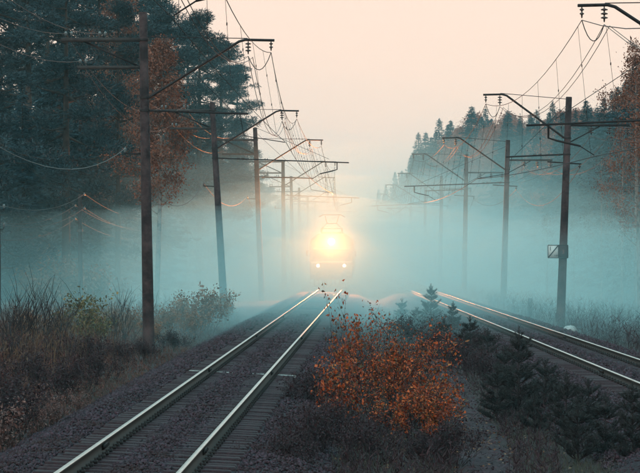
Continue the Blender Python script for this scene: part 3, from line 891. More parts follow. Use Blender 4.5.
def pine_meshes(seed, H=22.0, base=0.3, rad=3.2, nl=46, per=230):
    """tall pine: bare lower trunk, boughs carrying flat needle clumps"""
    rng = np.random.default_rng(seed); rn = random.Random(seed)
    tr = MB()
    ln = rn.uniform(-.3, .3)
    axis = lambda z: Vector((ln * math.sin(z / H * 2.2), ln * 0.5 * math.sin(z / H * 3), z))
    tr.tube([axis(H * t) for t in (-0.02, 0.2, 0.45, 0.7, 0.9, 0.99)], [H * 0.013, H * 0.011, H * 0.009, H * 0.006, 0.05, 0.02], 9)
    P, A, Ls, Ws = [], [], [], []
    for k in range(nl):
        t = base + (1 - base) * ((k + 0.5 + rn.gauss(0, 1.6)) / nl); t = min(0.985, max(base * 0.8, t))
        u = max(0.0, (t - base) / (1 - base))
        r = rad * (math.sin(min(1, u * 1.15 + 0.18) * math.pi) ** 0.6 if u < 0.7 else (1.02 - u) * 2.6 + 0.12) * rn.uniform(0.55, 1.15)
        a = k * 2.399 + rn.uniform(-1.3, 1.3)
        p0 = axis(H * t)
        e = p0 + Vector((math.cos(a) * r, math.sin(a) * r, r * rn.uniform(-0.45, 0.40)))
        mid = p0.lerp(e, 0.5) + Vector((0, 0, -0.08 * r))
        tr.tube([p0, mid, e], [0.05 + 0.02 * r, 0.04, 0.015], 5, False)
        for c_ in range(rn.randint(2, 4)):
            q = p0.lerp(e, rn.uniform(0.38, 1.02)) + Vector((rn.gauss(0, .28 * r * .5), rn.gauss(0, .28 * r * .5), rn.uniform(-.1, .35)))
            sx, sz = rn.uniform(0.5, 1.0), rn.uniform(0.20, 0.45)
            n = int(per / 1.6 * sx * 1.5)
            g = rng.normal(size=(n, 3)); g /= np.linalg.norm(g, axis=1, keepdims=True)
            g *= rng.uniform(0.35, 1.0, (n, 1)) ** 0.6
            g[:, 0] *= sx; g[:, 1] *= sx; g[:, 2] *= sz
            P.append(g + np.array(q)); A.append(g * np.array([1, 1, 1.0]) + np.array([0, 0, 0.15]) + rng.normal(scale=0.35, size=(n, 3)))
            Ls.append(rng.uniform(0.16, 0.36, n)); Ws.append(rng.uniform(0.035, 0.075, n))
    v, f = cards(np.concatenate(P), np.concatenate(A), np.concatenate(Ls), np.concatenate(Ws), rng)
    return tr.mesh('trunk', M['bark']), np_mesh('crown', v, f, M['pine_leaf'])

def branchy(rn, mb, p, d, L, r, depth, tips, spread=0.7, kids=(3, 4), up=0.15, sides=4):
    """recursive limb; stores (point, direction) samples for leaves"""
    n = 4
    pts = [Vector(p)]; d = Vector(d).normalized()
    for k in range(n):
        d = (d + Vector((rn.gauss(0, .12), rn.gauss(0, .12), rn.gauss(0, .08) + up * 0.2))).normalized()
        pts.append(pts[-1] + d * (L / n))
        if depth <= 1: tips.append((pts[-1].copy(), d.copy()))
    mb.tube(pts, [r * (1 - 0.75 * i_ / n) for i_ in range(n + 1)], sides if depth > 0 else 3, False)
    if depth > 0:
        for k in range(rn.randint(*kids)):
            t = rn.uniform(0.3, 1.0)
            i_ = min(n - 1, int(t * n))
            q = pts[i_].lerp(pts[i_ + 1], t * n - i_)
            a = rn.uniform(0, 6.28)
            ref = Vector((math.cos(a), math.sin(a), rn.uniform(-.2, .6)))
            nd = (d * (1 - spread * 0.5) + ref * spread + Vector((0, 0, up))).normalized()
            branchy(rn, mb, q, nd, L * rn.uniform(0.42, 0.7), r * 0.5, depth - 1, tips, spread, kids, up, sides)

def leaf_cloud(tips, rng, per, jit, L, W, droop=0.3):
    Pt = np.array([list(t[0]) for t in tips]); Dt = np.array([list(t[1]) for t in tips])
    n = int(len(tips) * per)
    idx = rng.integers(0, len(tips), n)
    P = Pt[idx] + rng.normal(scale=jit, size=(n, 3))
    A = Dt[idx] * 0.5 + rng.normal(scale=0.7, size=(n, 3)) + np.array([0, 0, -droop])
    return cards(P, A, L * rng.lognormal(-0.1, 0.35, n), W * rng.lognormal(-0.15, 0.35, n), rng, 0.14)

def birch_meshes(seed, H=16.0, leaf='birch_leaf', nb=30, per=9.0, L=0.17, wide=0.24, low=0.2):
    rng = np.random.default_rng(seed); rn = random.Random(seed)
    mb = MB()
    ln = rn.uniform(-.4, .4)
    ax = lambda t: Vector((ln * math.sin(t * 2), ln * 0.6 * math.sin(t * 3), H * t))
    mb.tube([ax(t) for t in (-0.02, 0.25, 0.5, 0.75, 1.0)], [H * 0.011, H * 0.009, H * 0.006, H * 0.003, 0.01], 8)
    tips = []
    for k in range(nb):
        t = low + (0.97 - low) * (k + rn.random()) / nb
        a = k * 2.4 + rn.uniform(-.4, .4)
        u_ = (t - low) / (1 - low)
        L_ = H * wide * 1.15 * max(0.05, u_ + 0.12) ** 0.35 * max(0.03, 1 - u_) ** 0.8 * rn.uniform(0.6, 1.2)
        branchy(rn, mb, ax(t), (math.cos(a), math.sin(a), 0.65), L_, H * 0.0028 * (1.2 - t), 2, tips, 0.75, (2, 4), 0.1)
    v, f = leaf_cloud(tips, rng, per, 0.22, L, L * 0.75)
    return mb.mesh('trunk', M['birch_bark']), np_mesh('crown', v, f, M[leaf])

def shrub_meshes(seed, H, spread, stems, leaf, per, L, jit=0.06, depth=2, r0=0.012, kids=(3, 4), base=0.25, lean=0.5):
    rng = np.random.default_rng(seed); rn = random.Random(seed)
    mb = MB(); tips = []
    for k in range(stems):
        a = rn.uniform(0, 6.28); q = rn.random() ** 0.7
        p = Vector((math.cos(a) * base * q, math.sin(a) * base * q, -0.05))
        d = Vector((math.cos(a) * lean * q * spread, math.sin(a) * lean * q * spread, 1))
        branchy(rn, mb, p, d, H * rn.uniform(0.55, 0.95), r0 * rn.uniform(0.7, 1.2), depth, tips, 0.55, kids, 0.25)
    st = mb.mesh('stem', M['twig'])
    if not per: return st, None
    v, f = leaf_cloud(tips, rng, per, jit, L, L * 0.72, 0.2)
    return st, np_mesh('foliage', v, f, M[leaf])

def young_pine_meshes(seed, H=2.0, wide=0.75):
    rng = np.random.default_rng(seed); rn = random.Random(seed)
    mb = MB()
    mb.tube([(0, 0, -0.05), (0.02, 0.01, H * 0.5), (0, 0, H)], [0.035, 0.022, 0.008], 6)
    P, A, Ls, Ws = [], [], [], []
    def shoot(p, d, L, dens=150):
        d = Vector(d).normalized()
        e = p + d * L
        mb.tube([p, e], [0.009, 0.004], 4, False)
        n = int(L * dens) + 6
        t = rng.uniform(0.12, 1.0, n)[:, None]
        c = np.array(p) + np.array(d)[None] * (L * t)
        R = rng.normal(size=(n, 3))
        R -= (R @ np.array(d))[:, None] * np.array(d)[None]
        R /= np.linalg.norm(R, axis=1, keepdims=True) + 1e-9
        P.append(c); A.append(R * 0.8 + np.array(d)[None] * 0.9)
        Ls.append(rng.uniform(0.06, 0.12, n)); Ws.append(np.full(n, 0.010))
    nw = max(5, int(H / 0.27))
    for w in range(nw):
        z = H * (0.05 + 0.85 * w / nw) + rn.uniform(-.07, .07)
        t = 1 - z / H
        r = wide * (t ** 0.75) * rn.uniform(0.85, 1.1) + 0.08
        nb = rn.randint(6, 8); a0 = rn.uniform(0, 6.28)
        for k in range(nb):
            a = a0 + 6.283 * k / nb + rn.uniform(-.25, .25)
            p = Vector((0, 0, z)); rl = r * rn.uniform(0.5, 1.15)
            d = Vector((math.cos(a), math.sin(a), rn.uniform(0.2, 0.95)))
            d.normalize()
            e = p + d * rl
            mb.tube([p, p.lerp(e, 0.6) - Vector((0, 0, 0.02)), e], [0.014, 0.010, 0.006], 4, False)
            m = max(2, int(rl / 0.13))
            for q in range(m):
                tt = (q + 1) / m
                b_ = p.lerp(e, 0.2 + 0.75 * tt)
                for sg_ in (-1, 1):
                    sd = d + Vector((-math.sin(a), math.cos(a), 0)) * sg_ * rn.uniform(0.6, 1.1) + Vector((0, 0, rn.uniform(0.2, 0.7)))
                    shoot(b_, sd, rn.uniform(0.13, 0.26) * (1.1 - 0.3 * tt))
            shoot(e - d * 0.1, d + Vector((0, 0, 0.5)), rn.uniform(0.16, 0.26))
            shoot(p.lerp(e, 0.3), d, rl * 0.65, 110)
    shoot(Vector((0, 0, H * 0.80)), (0, 0, 1), H * 0.28, 190)
    for k in range(4):
        a = k * 1.57 + 0.4
        shoot(Vector((0, 0, H * 0.90)), (math.cos(a) * 0.5, math.sin(a) * 0.5, 1), 0.26)
    v, f = tris(np.concatenate(P), np.concatenate(A), np.concatenate(Ls), np.concatenate(Ws), rng)
    return mb.mesh('trunk', M['twig']), np_mesh('needles', v, f, M['young_needle'])

def place(name, parts, loc, rz, sc, label, cat, group, names):
    r = empty(name, loc, rz); r.scale = sc if not np.isscalar(sc) else (sc, sc, sc)
    tag(r, label, cat, group)
    for nm, me in zip(names, parts):
        if me is not None: link(nm, me, r)
    return r

# ------------------------------------------------------------------ forest
PINES = [pine_meshes(11, 22, 0.14, 3.4, 62, 260), pine_meshes(12, 22, 0.22, 3.1, 56, 260), pine_meshes(13, 22, 0.08, 3.6, 66, 260)]
SPR = [spruce_meshes(21, 20, 3.9), spruce_meshes(22, 20, 3.4), spruce_meshes(23, 20, 4.4)]
BIR = [birch_meshes(31, 16, 'birch_leaf', 40, 9, 0.13, 0.20, 0.36), birch_meshes(32, 16, 'birch_leaf', 36, 6, 0.13, 0.24, 0.22)]
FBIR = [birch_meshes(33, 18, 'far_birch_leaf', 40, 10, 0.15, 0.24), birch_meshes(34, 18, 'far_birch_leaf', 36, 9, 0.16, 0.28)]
BARE = [birch_meshes(35, 10, 'dead_leaf', 26, 0.9, 0.12, 0.26, 0.12)]
rr = random.Random(5)
ORD = ['first', 'second', 'third', 'fourth', 'fifth', 'sixth', 'seventh', 'eighth', 'ninth', 'tenth', 'eleventh', 'twelfth', 'thirteenth', 'fourteenth', 'fifteenth', 'sixteenth', 'seventeenth', 'eighteenth', 'nineteenth', 'twentieth']
def ordn(k):
    if k < 20: return ORD[k]
    t = {2: 'twenty', 3: 'thirty', 4: 'forty', 5: 'fifty'}
    k1 = k + 1
    if k1 % 10 == 0: return {30: 'thirtieth', 40: 'fortieth', 50: 'fiftieth'}[k1]
    return t[k1 // 10] + '-' + ORD[k1 % 10 - 1]

def tree(kind, parts, px, d, top_px, label, cat='tree', group=None, H0=20.0, wide=1.0):
    x = px_x(px, d); z0 = gzf(x, d)
    H = CAMZ + (HOR - top_px) * d / FPX - z0
    s = H / H0
    return place(kind, parts, (x, d, z0), rr.uniform(0, 6.28), (s * wide, s * wide * 1.05, s), label, cat, group, ('trunk', 'crown'))

left = [  # px, d, top, width
    (-12, 150, -60, 1.1), (30, 168, -70, 1.15), (66, 158, -40, 1.05), (100, 182, -50, 1.15), (48, 200, -40, 1.2),
    (132, 205, -14, 1.15), (168, 200, 6, 1.1), (199, 214, 14, 1.0), (221, 232, 36, 0.95), (150, 235, -2, 1.2),
    (189, 250, 18, 1.2), (85, 225, -50, 1.2), (10, 215, -60, 1.2), (236, 262, 62, 0.85), (118, 165, -4, 0.8)]
for k, (px, d, tp, w) in enumerate(sorted(left)):
    tree('pine_tree', PINES[k % 3], px, d, tp, 'tall dark green pine, %s from the left in the wood behind the left masts' % ordn(k), 'pine', 'pines of the left wood', 22.0, w)
for k, (px, d, tp, w) in enumerate(((-4, 172, 40, 1.3), (22, 156, 75, 1.3), (52, 176, 50, 1.3), (80, 166, 85, 1.35), (104, 176, 70, 1.3), (136, 190, 60, 1.3), (172, 215, 90, 1.2), (196, 232, 100, 1.3), (214, 255, 110, 1.2), (232, 285, 120, 1.2), (64, 220, 10, 1.3), (120, 230, 10, 1.3))):
    tree('spruce_tree', SPR[k % 3], px, d, tp, 'shorter dark spruce filling the left wood, %s from the left edge' % ordn(k), 'spruce', 'understorey spruces of the left wood', 20.0, w)
k = 0
for (px, d, tp) in ((256, 420, 168), (270, 520, 186), (281, 640, 200), (246, 340, 140), (262, 470, 182), (290, 760, 212), (300, 900, 222)):
    tree('pine_tree', PINES[(k + 1) % 3], px, d, tp, 'faint blue pine dissolving in fog beyond the third left mast, %s by distance' % ordn(k), 'pine', 'far pines on the left', 22.0, 1.1)
    k += 1
tree('birch_tree', BIR[0], 156, 152, 38, 'rust orange birch just right of the nearest left mast', 'birch', 'autumn birches', 16.0, 1.0)
tree('birch_tree', BIR[1], 118, 176, -14, 'tall orange birch with its top cut by the upper edge', 'birch', 'autumn birches', 16.0, 0.8)
tree('birch_tree', BIR[0], 240, 300, 118, 'small bare brownish birch at the right edge of the left wood', 'birch', 'autumn birches', 16.0, 0.7)

def rprof(px):
    return np.interp(px, [375, 395, 415, 445, 478, 515, 550, 590, 612, 640, 700], [200, 172, 142, 118, 104, 110, 108, 106, 98, 60, 30])
def rdist(px):   # edge of the right wood runs about 22 m beside the line
    return np.interp(px, [375, 395, 415, 445, 478, 515, 560, 607, 640, 700], [950, 800, 600, 450, 350, 283, 230, 195, 178, 158])
front = []
for k in range(46):
    px = 376 + (660 - 376) * (k / 45) ** 0.92 + rr.uniform(-3, 3)
    front.append(px)
for k, px in enumerate(sorted(front)):
    d = float(rdist(px)) * rr.uniform(0.97, 1.05)
    tp = float(rprof(px)) + rr.uniform(-9, 16)
    orange = 455 < px < 565 and rr.random() < 0.38
    if orange:
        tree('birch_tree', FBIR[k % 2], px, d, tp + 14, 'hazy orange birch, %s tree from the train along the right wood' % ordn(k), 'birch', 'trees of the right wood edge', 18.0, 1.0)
    else:
        tree('spruce_tree', SPR[k % 3], px, d, tp, 'blue green spruce, %s tree from the train along the right wood' % ordn(k), 'spruce', 'trees of the right wood edge', 20.0, rr.uniform(1.0, 1.45))
for k in range(40):
    px = 384 + (665 - 384) * (k / 39) ** 0.95 + rr.uniform(-4, 4)
    d = float(rdist(px)) * 1.10 + rr.uniform(0, 14)
    tp = float(rprof(px)) + rr.uniform(-3, 16)
    orange = 450 < px < 610 and rr.random() < 0.48
    if orange: tp += 5
    me = FBIR[k % 2] if orange else SPR[k % 3]
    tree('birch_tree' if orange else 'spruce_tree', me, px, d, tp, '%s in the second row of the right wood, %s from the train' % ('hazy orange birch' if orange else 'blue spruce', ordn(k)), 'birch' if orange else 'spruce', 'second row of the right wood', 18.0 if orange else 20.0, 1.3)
tree('birch_tree', BIR[1], 640, 150, 42, 'brown leaved birch cut by the right edge of the picture', 'birch', 'autumn birches', 16.0, 0.85)
tree('birch_tree', BIR[0], 668, 140, 20, 'rust leaved birch standing mostly outside the right edge', 'birch', 'autumn birches', 16.0, 0.9)
for (px, d, tp, lab) in ((602, 172, 150, 'dark leafless young tree at the right wood edge'), (622, 166, 120, 'taller dark leafless tree by the right edge of the picture'),
                         (547, 178, 212, 'thin bare sapling standing in fog left of the sign mast'), (574, 176, 218, 'small bare sapling in fog right of the sign mast'), (636, 160, 140, 'dark twiggy tree under the brown birch')):
    tree('bare_tree', BARE[0], px, d, tp, lab, 'tree', 'leafless young trees', 10.0, 0.8)

# ------------------------------------------------------------------ shrubs near the line
def plant(name, parts, px, d, sc, label, cat, group, rz=None, names=('stem', 'foliage')):
    x = px_x(px, d)
    return place(name, parts, (x, d, gzf(x, d) - 0.02), rr.uniform(0, 6.28) if rz is None else rz, sc, label, cat, group, names)

ORANGE = shrub_meshes(41, 1.75, 1.0, 22, 'orange_leaf', 1.5, 0.052, 0.06, 3, 0.022, (3, 4), 0.5, 0.72)
plant('orange_shrub', ORANGE, 392, 53, 0.93, 'bright orange leafed shrub beside the near track', 'shrub', None, 0.4)
SMALL_OR = shrub_meshes(42, 1.3, 0.8, 7, 'orange_leaf', 2.2, 0.065, 0.05, 2, 0.017, (2, 4), 0.2)
plant('orange_shrub', SMALL_OR, 352, 57, (0.95, 0.95, 1.45), 'sparse tall orange sapling rising left of the bright shrub', 'shrub', 'orange shrubs')
LOW_OR = shrub_meshes(49, 0.95, 1.1, 14, 'orange_leaf', 1.1, 0.05, 0.05, 3, 0.014, (3, 4), 0.4, 0.9)
plant('orange_shrub', LOW_OR, 420, 49.5, 1.0, 'low spreading orange shrub at the foot of the bright one, by the path', 'shrub', 'orange shrubs', 2.1)
plant('orange_shrub', SMALL_OR, 346, 51, 1.05, 'leafy orange sapling against the left flank of the bright shrub', 'shrub', 'orange shrubs')
plant('orange_shrub', SMALL_OR, 334, 53, 0.8, 'small thin orange sapling nearest the rail beside the bright shrub', 'shrub', 'orange shrubs')
plant('orange_shrub', SMALL_OR, 432, 51, 1.0, 'low orange sapling at the path side of the bright shrub', 'shrub', 'orange shrubs')
GREEN = shrub_meshes(43, 2.0, 0.9, 12, 'green_leaf', 2.4, 0.13, 0.10, 2, 0.016, (3, 4), 0.4)
plant('leafy_bush', GREEN, 88, 96, 0.85, 'yellow green leafy bush on the left verge before the telegraph pole', 'bush', 'verge bushes')
RUST = shrub_meshes(44, 1.6, 0.8, 9, 'rust_leaf', 2.4, 0.12, 0.10, 2, 0.012, (3, 4), 0.35)
for (px, d, s_, lab) in ((206, 112, 1.0, 'rust brown bush between the two nearest left masts'), (132, 104, 0.7, 'small rust bush just left of the nearest mast'),
                         (168, 108, 0.7, 'small rust bush just right of the nearest mast'), (112, 112, 0.7, 'rust bush left of the nearest mast, half hidden'), (193, 106, 0.6, 'low rust bush nearest the ballast between masts'), (152, 97, 0.55, 'little rust bush right at the foot of the nearest mast'), (183, 114, 0.8, 'rust bush behind the low one between masts'), (224, 124, 0.8, 'misty rust bush at the foot of the second mast'), (98, 101, 0.75, 'rust bush touching the right side of the yellow green bush'), (62, 97, 0.8, 'rust bush touching the left side of the yellow green bush'), (24, 93, 0.85, 'rust bush among the bare twigs near the left edge')):
    plant('rust_bush', RUST, px, d, s_, lab, 'bush', 'verge bushes')
WIL = shrub_meshes(45, 2.2, 1.3, 22, 'rust_leaf', 4.5, 0.16, 0.2, 2, 0.018, (3, 5), 1.2, 1.1)
plant('willow_bush', WIL, 62, 155, (1.5, 1.3, 1.25), 'broad orange brown bush in fog behind the telegraph pole', 'bush', None)
WAND = shrub_meshes(46, 2.2, 0.5, 14, 'dead_leaf', 0, 0.1, 0.1, 1, 0.024, (4, 6), 0.5, 0.35)
for (px, d, s_, lab) in ((18, 88, 1.2, 'bare upright twigs at the left edge'), (34, 90, 1.25, 'bare upright twigs, second clump from the left edge'), (52, 92, 1.1, 'bare upright twigs left of the leafy bush'), (8, 80, 1.0, 'bare upright twigs low at the left edge'), (120, 98, 1.0, 'bare thin twigs right of the leafy bush')):
    plant('twig_clump', WAND, px, d, s_, lab, 'shrub', 'bare twig clumps')
PINK = shrub_meshes(47, 0.75, 0.7, 9, 'pink_leaf', 2.2, 0.042, 0.05, 2, 0.008, (2, 4), 0.2)
for (px, d, s_, lab) in ((38, 52, 1.0, 'pale pink brown weed cluster low on the left verge'), (50, 53, 0.85, 'second pale pink brown weed cluster left of the rail'), (2, 46, 1.3, 'brown leafed weed at the bottom of the left edge'), (80, 58, 0.7, 'small pinkish weed beside the ballast shoulder')):
    plant('leafy_weed', PINK, px, d, s_, lab, 'weed', 'leafy weeds')
DARK = shrub_meshes(48, 1.0, 1.0, 26, 'dead_leaf', 1.3, 0.055, 0.06, 2, 0.010, (3, 5), 0.5, 0.75)
for k, (px, d, s_, lab) in enumerate(((326, 46, 0.8, 'dark leafless bush below the orange shrub at the bottom edge'), (372, 44.5, 0.62, 'dark bush at the bottom centre edge'), (296, 44.5, 0.62, 'low dark bush nearest the near rail at the bottom'), (418, 45.5, 0.42, 'dark bush under the path side of the orange shrub'),
                                      (342, 49, 0.7, 'dark bush close under the orange shrub'), (275, 43, 0.6, 'tiny dark bush on the ballast edge at the bottom'), (20, 55, 1.0, 'dark bush on the lower left verge'), (60, 62, 0.9, 'dark bush behind the pink weeds on the left verge'), (4, 50, 0.95, 'dark bush in the lower left corner'),
                                      (100, 72, 0.8, 'dark bush midway up the left verge'), (40, 66, 0.9, 'dark bush left of the verge centre'), (318, 58, 0.9, 'small dark bush beside the rail above the orange sapling'), (440, 45, 0.7, 'low dark bush beside the path at the bottom'), (122, 84, 0.6, 'dark bush left of the nearest mast foot'), (176, 94, 0.65, 'dark bush right of the nearest mast foot'), (200, 116, 0.8, 'dark bush between the nearest two masts'), (146, 86, 0.6, 'low dark bush in front of the nearest mast'), (84, 82, 0.9, 'dark bush in front of the yellow green bush'), (22, 78, 1.0, 'dark bush in front of the bare twigs'), (60, 84, 0.9, 'dark bush below the second twig clump'), (430, 88, 0.85, 'dark low bush behind the orange shrub top'), (449, 80, 0.8, 'dark low bush behind the path, left of the pines'), (468, 77, 0.85, 'dark low bush in front of the misty young pines'), (487, 72, 0.8, 'dark low bush left of the pointed young pine'), (412, 98, 0.95, 'misty dark bush in the band behind the orange shrub'), (440, 104, 0.95, 'misty dark bush in the band before the far rails'), (476, 90, 0.8, 'dark low bush close to the far track ballast'), (505, 78, 0.7, 'dark low bush beside the far track ballast behind the pointed pine'))):
    plant('dark_bush', DARK, px, d, s_, lab, 'bush', 'dark leafless bushes')

YP = [young_pine_meshes(51, 2.0, 0.66), young_pine_meshes(52, 1.7, 0.72), young_pine_meshes(53, 1.4, 0.62)]
yp = [(519, 57, 0.95, 0, 'tallest young pine with pointed top beside the path'), (497, 56, 0.72, 1, 'broad young pine left of the tallest one'), (545, 60, 0.85, 2, 'young pine right of the tallest one'),
      (566, 51.5, 0.76, 1, 'young pine in front of the far track, right of the path'), (606, 47, 0.66, 1, 'big dark young pine in the lower right corner'), (632, 45.5, 0.68, 0, 'dark young pine cut by the right edge'),
      (578, 46, 0.7, 2, 'low young pine at the bottom right'), (643, 50, 0.6, 1, 'young pine at the right edge behind the corner one'), (470, 92, 0.75, 1, 'misty young pine before the far rails'), (453, 108, 0.7, 0, 'misty young pine left of the far rails'),
      (431, 122, 0.95, 0, 'faint young pine close to where the far rails vanish'), (488, 84, 0.75, 2, 'misty low young pine nearest the far rails'), (417, 118, 0.7, 2, 'faint low young pine behind the orange shrub'), (462, 86, 0.75, 2, 'misty young pine behind the path end'),
      (444, 96, 0.65, 1, 'young pine just right of the orange shrub top'), (534, 53, 0.55, 2, 'little young pine at the foot of the tallest one'), (588, 53, 0.72, 2, 'young pine behind the corner group'), (402, 130, 0.7, 1, 'ghostly young pine in fog right of the near rails'), (505, 68, 0.7, 1, 'small young pine behind the tallest one')]
for (px, d, s_, v_, lab) in yp:
    plant('young_pine', YP[v_], px, d, s_, lab, 'young pine', 'young pines between the tracks', None, ('trunk', 'needles'))

# white boulder and marker post beyond the far track
def boulder(name, px, d, r, label):
    x = px_x(px, d)
    rng = np.random.default_rng(3)
    b = MB(); n = 14
    prof = [(math.cos(t) * 1.0, math.sin(t) * 0.62) for t in np.linspace(-0.4, 1.56, 8)]
    b.lathe((0, 0, 0), [(max(0.0, a) * r, z * r) for a, z in prof], (0, 0, 1), n)
    v = b.v[0]; v += rng.normal(scale=0.025 * r, size=v.shape)
    o = b.build(name, M['boulder'], None, True, (x, d, gzf(x, d) + 0.30)); tag(o, label, 'boulder'); return o
boulder('boulder', 570, 110, 0.30, 'pale rounded boulder beyond the far rail near the sign mast')
x = px_x(530, 140); r_ = empty('marker_post', (x, 140, gzf(x, 140))); tag(r_, 'short dark marker post with pale cap beyond the far track', 'marker post')
b = MB(); b.tube([(0, 0, -0.2), (0, 0, 0.75)], [0.11, 0.10], 10); b.build('post', M['concrete'], r_)
b = MB(); b.tube([(0, 0, 0.75), (0, 0, 0.95), (0, 0, 0.98)], [0.115, 0.115, 0.06], 10); b.build('cap', M['pale_wire'], r_)

# ------------------------------------------------------------------ weeds and grass (uncountable)
def in_ballast(x, y, m=3.0):
    return (np.abs(x - cL(y)) < m) | (np.abs(x - cR(y)) < m)
def on_path(x, y):
    c = np.interp(y, pyv, pxv); return (np.abs(x - c) < 0.5) & (y < 95)

def scatter(n, ya, yb, pxa, pxb, rng, m=3.0, power=1.0):
    y = ya + (yb - ya) * rng.random(n) ** power
    x = (rng.uniform(pxa, pxb, n) - 320) * y / FPX
    ok = ~in_ballast(x, y, m) & ~on_path(x, y)
    return x[ok], y[ok]

def weeds(rng, x, y, h):
    """dry stalks with drooping side leaves and seed heads"""
    n = len(x); z = gz(x, y) - 0.03
    V, F, nb = [], [], 0
    base = np.stack([x, y, z], 1)
    lean = rng.normal(scale=0.16, size=(n, 3)); lean[:, 2] = 1
    tip = base + lean * h[:, None]
    v, f = tris(base, tip - base, h, 0.014 + 0.004 * h, rng); V.append(v); F.append(f + nb); nb += len(v)
    k = 6
    t = rng.uniform(0.05, 1.0, (n, k))
    P = (base[:, None] + (tip - base)[:, None] * t[:, :, None]).reshape(-1, 3)
    A = rng.normal(size=(n * k, 3)) * np.array([1, 1, 0.5]) + np.array([0, 0, 1.2])
    L = (rng.uniform(0.12, 0.50, (n, k)) * np.clip(h, 0.3, 1.3)[:, None]).reshape(-1)
    v, f = tris(P, A, L, L * 0.05 + 0.012, rng); V.append(v); F.append(f + nb); nb += len(v)
    return np.concatenate(V), np.concatenate(F)

rg = np.random.default_rng(77)
x1, y1 = scatter(15000, 40, 150, -30, 240, rg, 3.1, 1.3)
hh = np.interp(cL(y1) - x1, [3.0, 4.4, 6.0, 9.0], [0.12, 0.26, 0.55, 1.0]) * rg.uniform(0.45, 1.35, len(x1))
keep = x1 < cL(y1)
v, f = weeds(rg, x1[keep], y1[keep], hh[keep])
tag(link('dry_weeds', np_mesh('dry_weeds', v, f, M['weed'])), 'tall brown dry weeds covering the left verge', 'weeds', kind='stuff')
# straw reeds with seed heads standing clear above the weeds
xs4, ys4 = scatter(1700, 62, 118, -20, 235, rg, 5.2, 1.0)
kp = xs4 < cL(ys4); xs4, ys4 = xs4[kp], ys4[kp]
hr = rg.uniform(0.8, 1.7, len(xs4))
bs = np.stack([xs4, ys4, gz(xs4, ys4) - 0.03], 1)
ln_ = rg.normal(scale=0.10, size=(len(xs4), 3)); ln_[:, 2] = 1
va, fa = tris(bs, ln_, hr, 0.022, rg)
tp_ = bs + ln_ / np.linalg.norm(ln_, axis=1, keepdims=True) * (hr * 0.86)[:, None]
vb_, fb_ = cards(np.repeat(tp_, 3, 0) + rg.normal(scale=0.03, size=(len(xs4) * 3, 3)), np.repeat(ln_, 3, 0) + rg.normal(scale=0.3, size=(len(xs4) * 3, 3)), 0.17, 0.022, rg)
tag(link('straw_reeds', np_mesh('straw_reeds', np.vstack([va, vb_]), [fa, fb_ + len(va)], M['straw'])), 'pale straw stalks with seed heads among the left verge weeds', 'reeds', kind='stuff')
x2, y2 = scatter(9000, 40, 140, 230, 560, rg, 2.9, 1.3)
keep = (x2 > cL(y2)) & (x2 < cR(y2))
hh = rg.uniform(0.12, 0.55, len(x2))
v, f = weeds(rg, x2[keep], y2[keep], hh[keep])
tag(link('low_weeds', np_mesh('low_weeds', v, f, M['dead_leaf'])), 'low dark dead weeds between the two tracks', 'weeds', kind='stuff')
x3, y3 = scatter(9000, 70, 200, 440, 680, rg, 2.9, 1.1)
keep = x3 > cR(y3)
hh = rg.uniform(0.25, 0.95, len(x3))
v, f = weeds(rg, x3[keep], y3[keep], hh[keep])
tag(link('verge_weeds', np_mesh('verge_weeds', v, f, M['dead_leaf'])), 'dark weeds on the verge beyond the far track', 'weeds', kind='stuff')
x4, y4 = scatter(90000, 39, 130, -20, 670, rg, 2.75, 1.5)
n = len(x4)
P = np.stack([x4, y4, gz(x4, y4) - 0.02], 1)
A = rg.normal(scale=0.5, size=(n, 3)); A[:, 2] = 1
v, f = tris(P, A, rg.uniform(0.08, 0.28, n), 0.012, rg)
tag(link('grass', np_mesh('grass', v, f, M['grass'])), 'short withered grass over the ground beside the tracks', 'grass', kind='stuff')
# pebbles, clods and broken twigs on the path and bare soil
n = 7000
yl = 40 + 50 * rg.random(n) ** 1.4; xl = np.interp(yl, pyv, pxv) + rg.normal(scale=0.75, size=n)
P = np.stack([xl, yl, gz(xl, yl) + 0.02], 1)
A = rg.normal(size=(n, 3)); A[:, 2] = np.abs(A[:, 2]) * 0.3
tw = rg.random(n) < 0.5
v, f = cards(P, A, np.where(tw, rg.uniform(0.08, 0.3, n), rg.uniform(0.03, 0.08, n)), np.where(tw, 0.012, rg.uniform(0.03, 0.07, n)), rg, 0.12)
tag(link('path_litter', np_mesh('path_litter', v, f, M['litter'])), 'twigs, clods and pebbles strewn along the trodden path', 'litter', kind='stuff')
# fallen leaves under the orange shrub and on the path
n = 900
xl = px_x(420, 53) + rg.normal(scale=1.3, size=n); yl = 51 + rg.normal(scale=4.0, size=n)
P = np.stack([xl, yl, gz(xl, yl) + 0.045], 1)
A = rg.normal(size=(n, 3)); A[:, 2] *= 0.15
v, f = cards(P, A, rg.uniform(0.04, 0.08, n), rg.uniform(0.03, 0.05, n), rg, 0.05)
tag(link('fallen_leaves', np_mesh('fallen_leaves', v, f, M['rust_leaf'])), 'scattered fallen leaves on the ground around the orange shrub', 'leaves', kind='stuff')

# ------------------------------------------------------------------ air: thin haze everywhere, ground fog from 95 m on
def closed_box(name, x0, x1, y0, y1, z0, z1, m, label):
    b = MB(); b.box(((x0 + x1) / 2, (y0 + y1) / 2, (z0 + z1) / 2), (x1 - x0, y1 - y0, z1 - z0))
    o = b.build(name, m); tag(o, label, 'haze', kind='stuff'); return o
FOGC = (0.60, 0.96, 1.0)
closed_box('haze', -1300, 1300, -80, 1300, -4.0, 40.0, volume('haze_air', FOGC, 0.0002, 0.0), 'thin even haze filling the air')

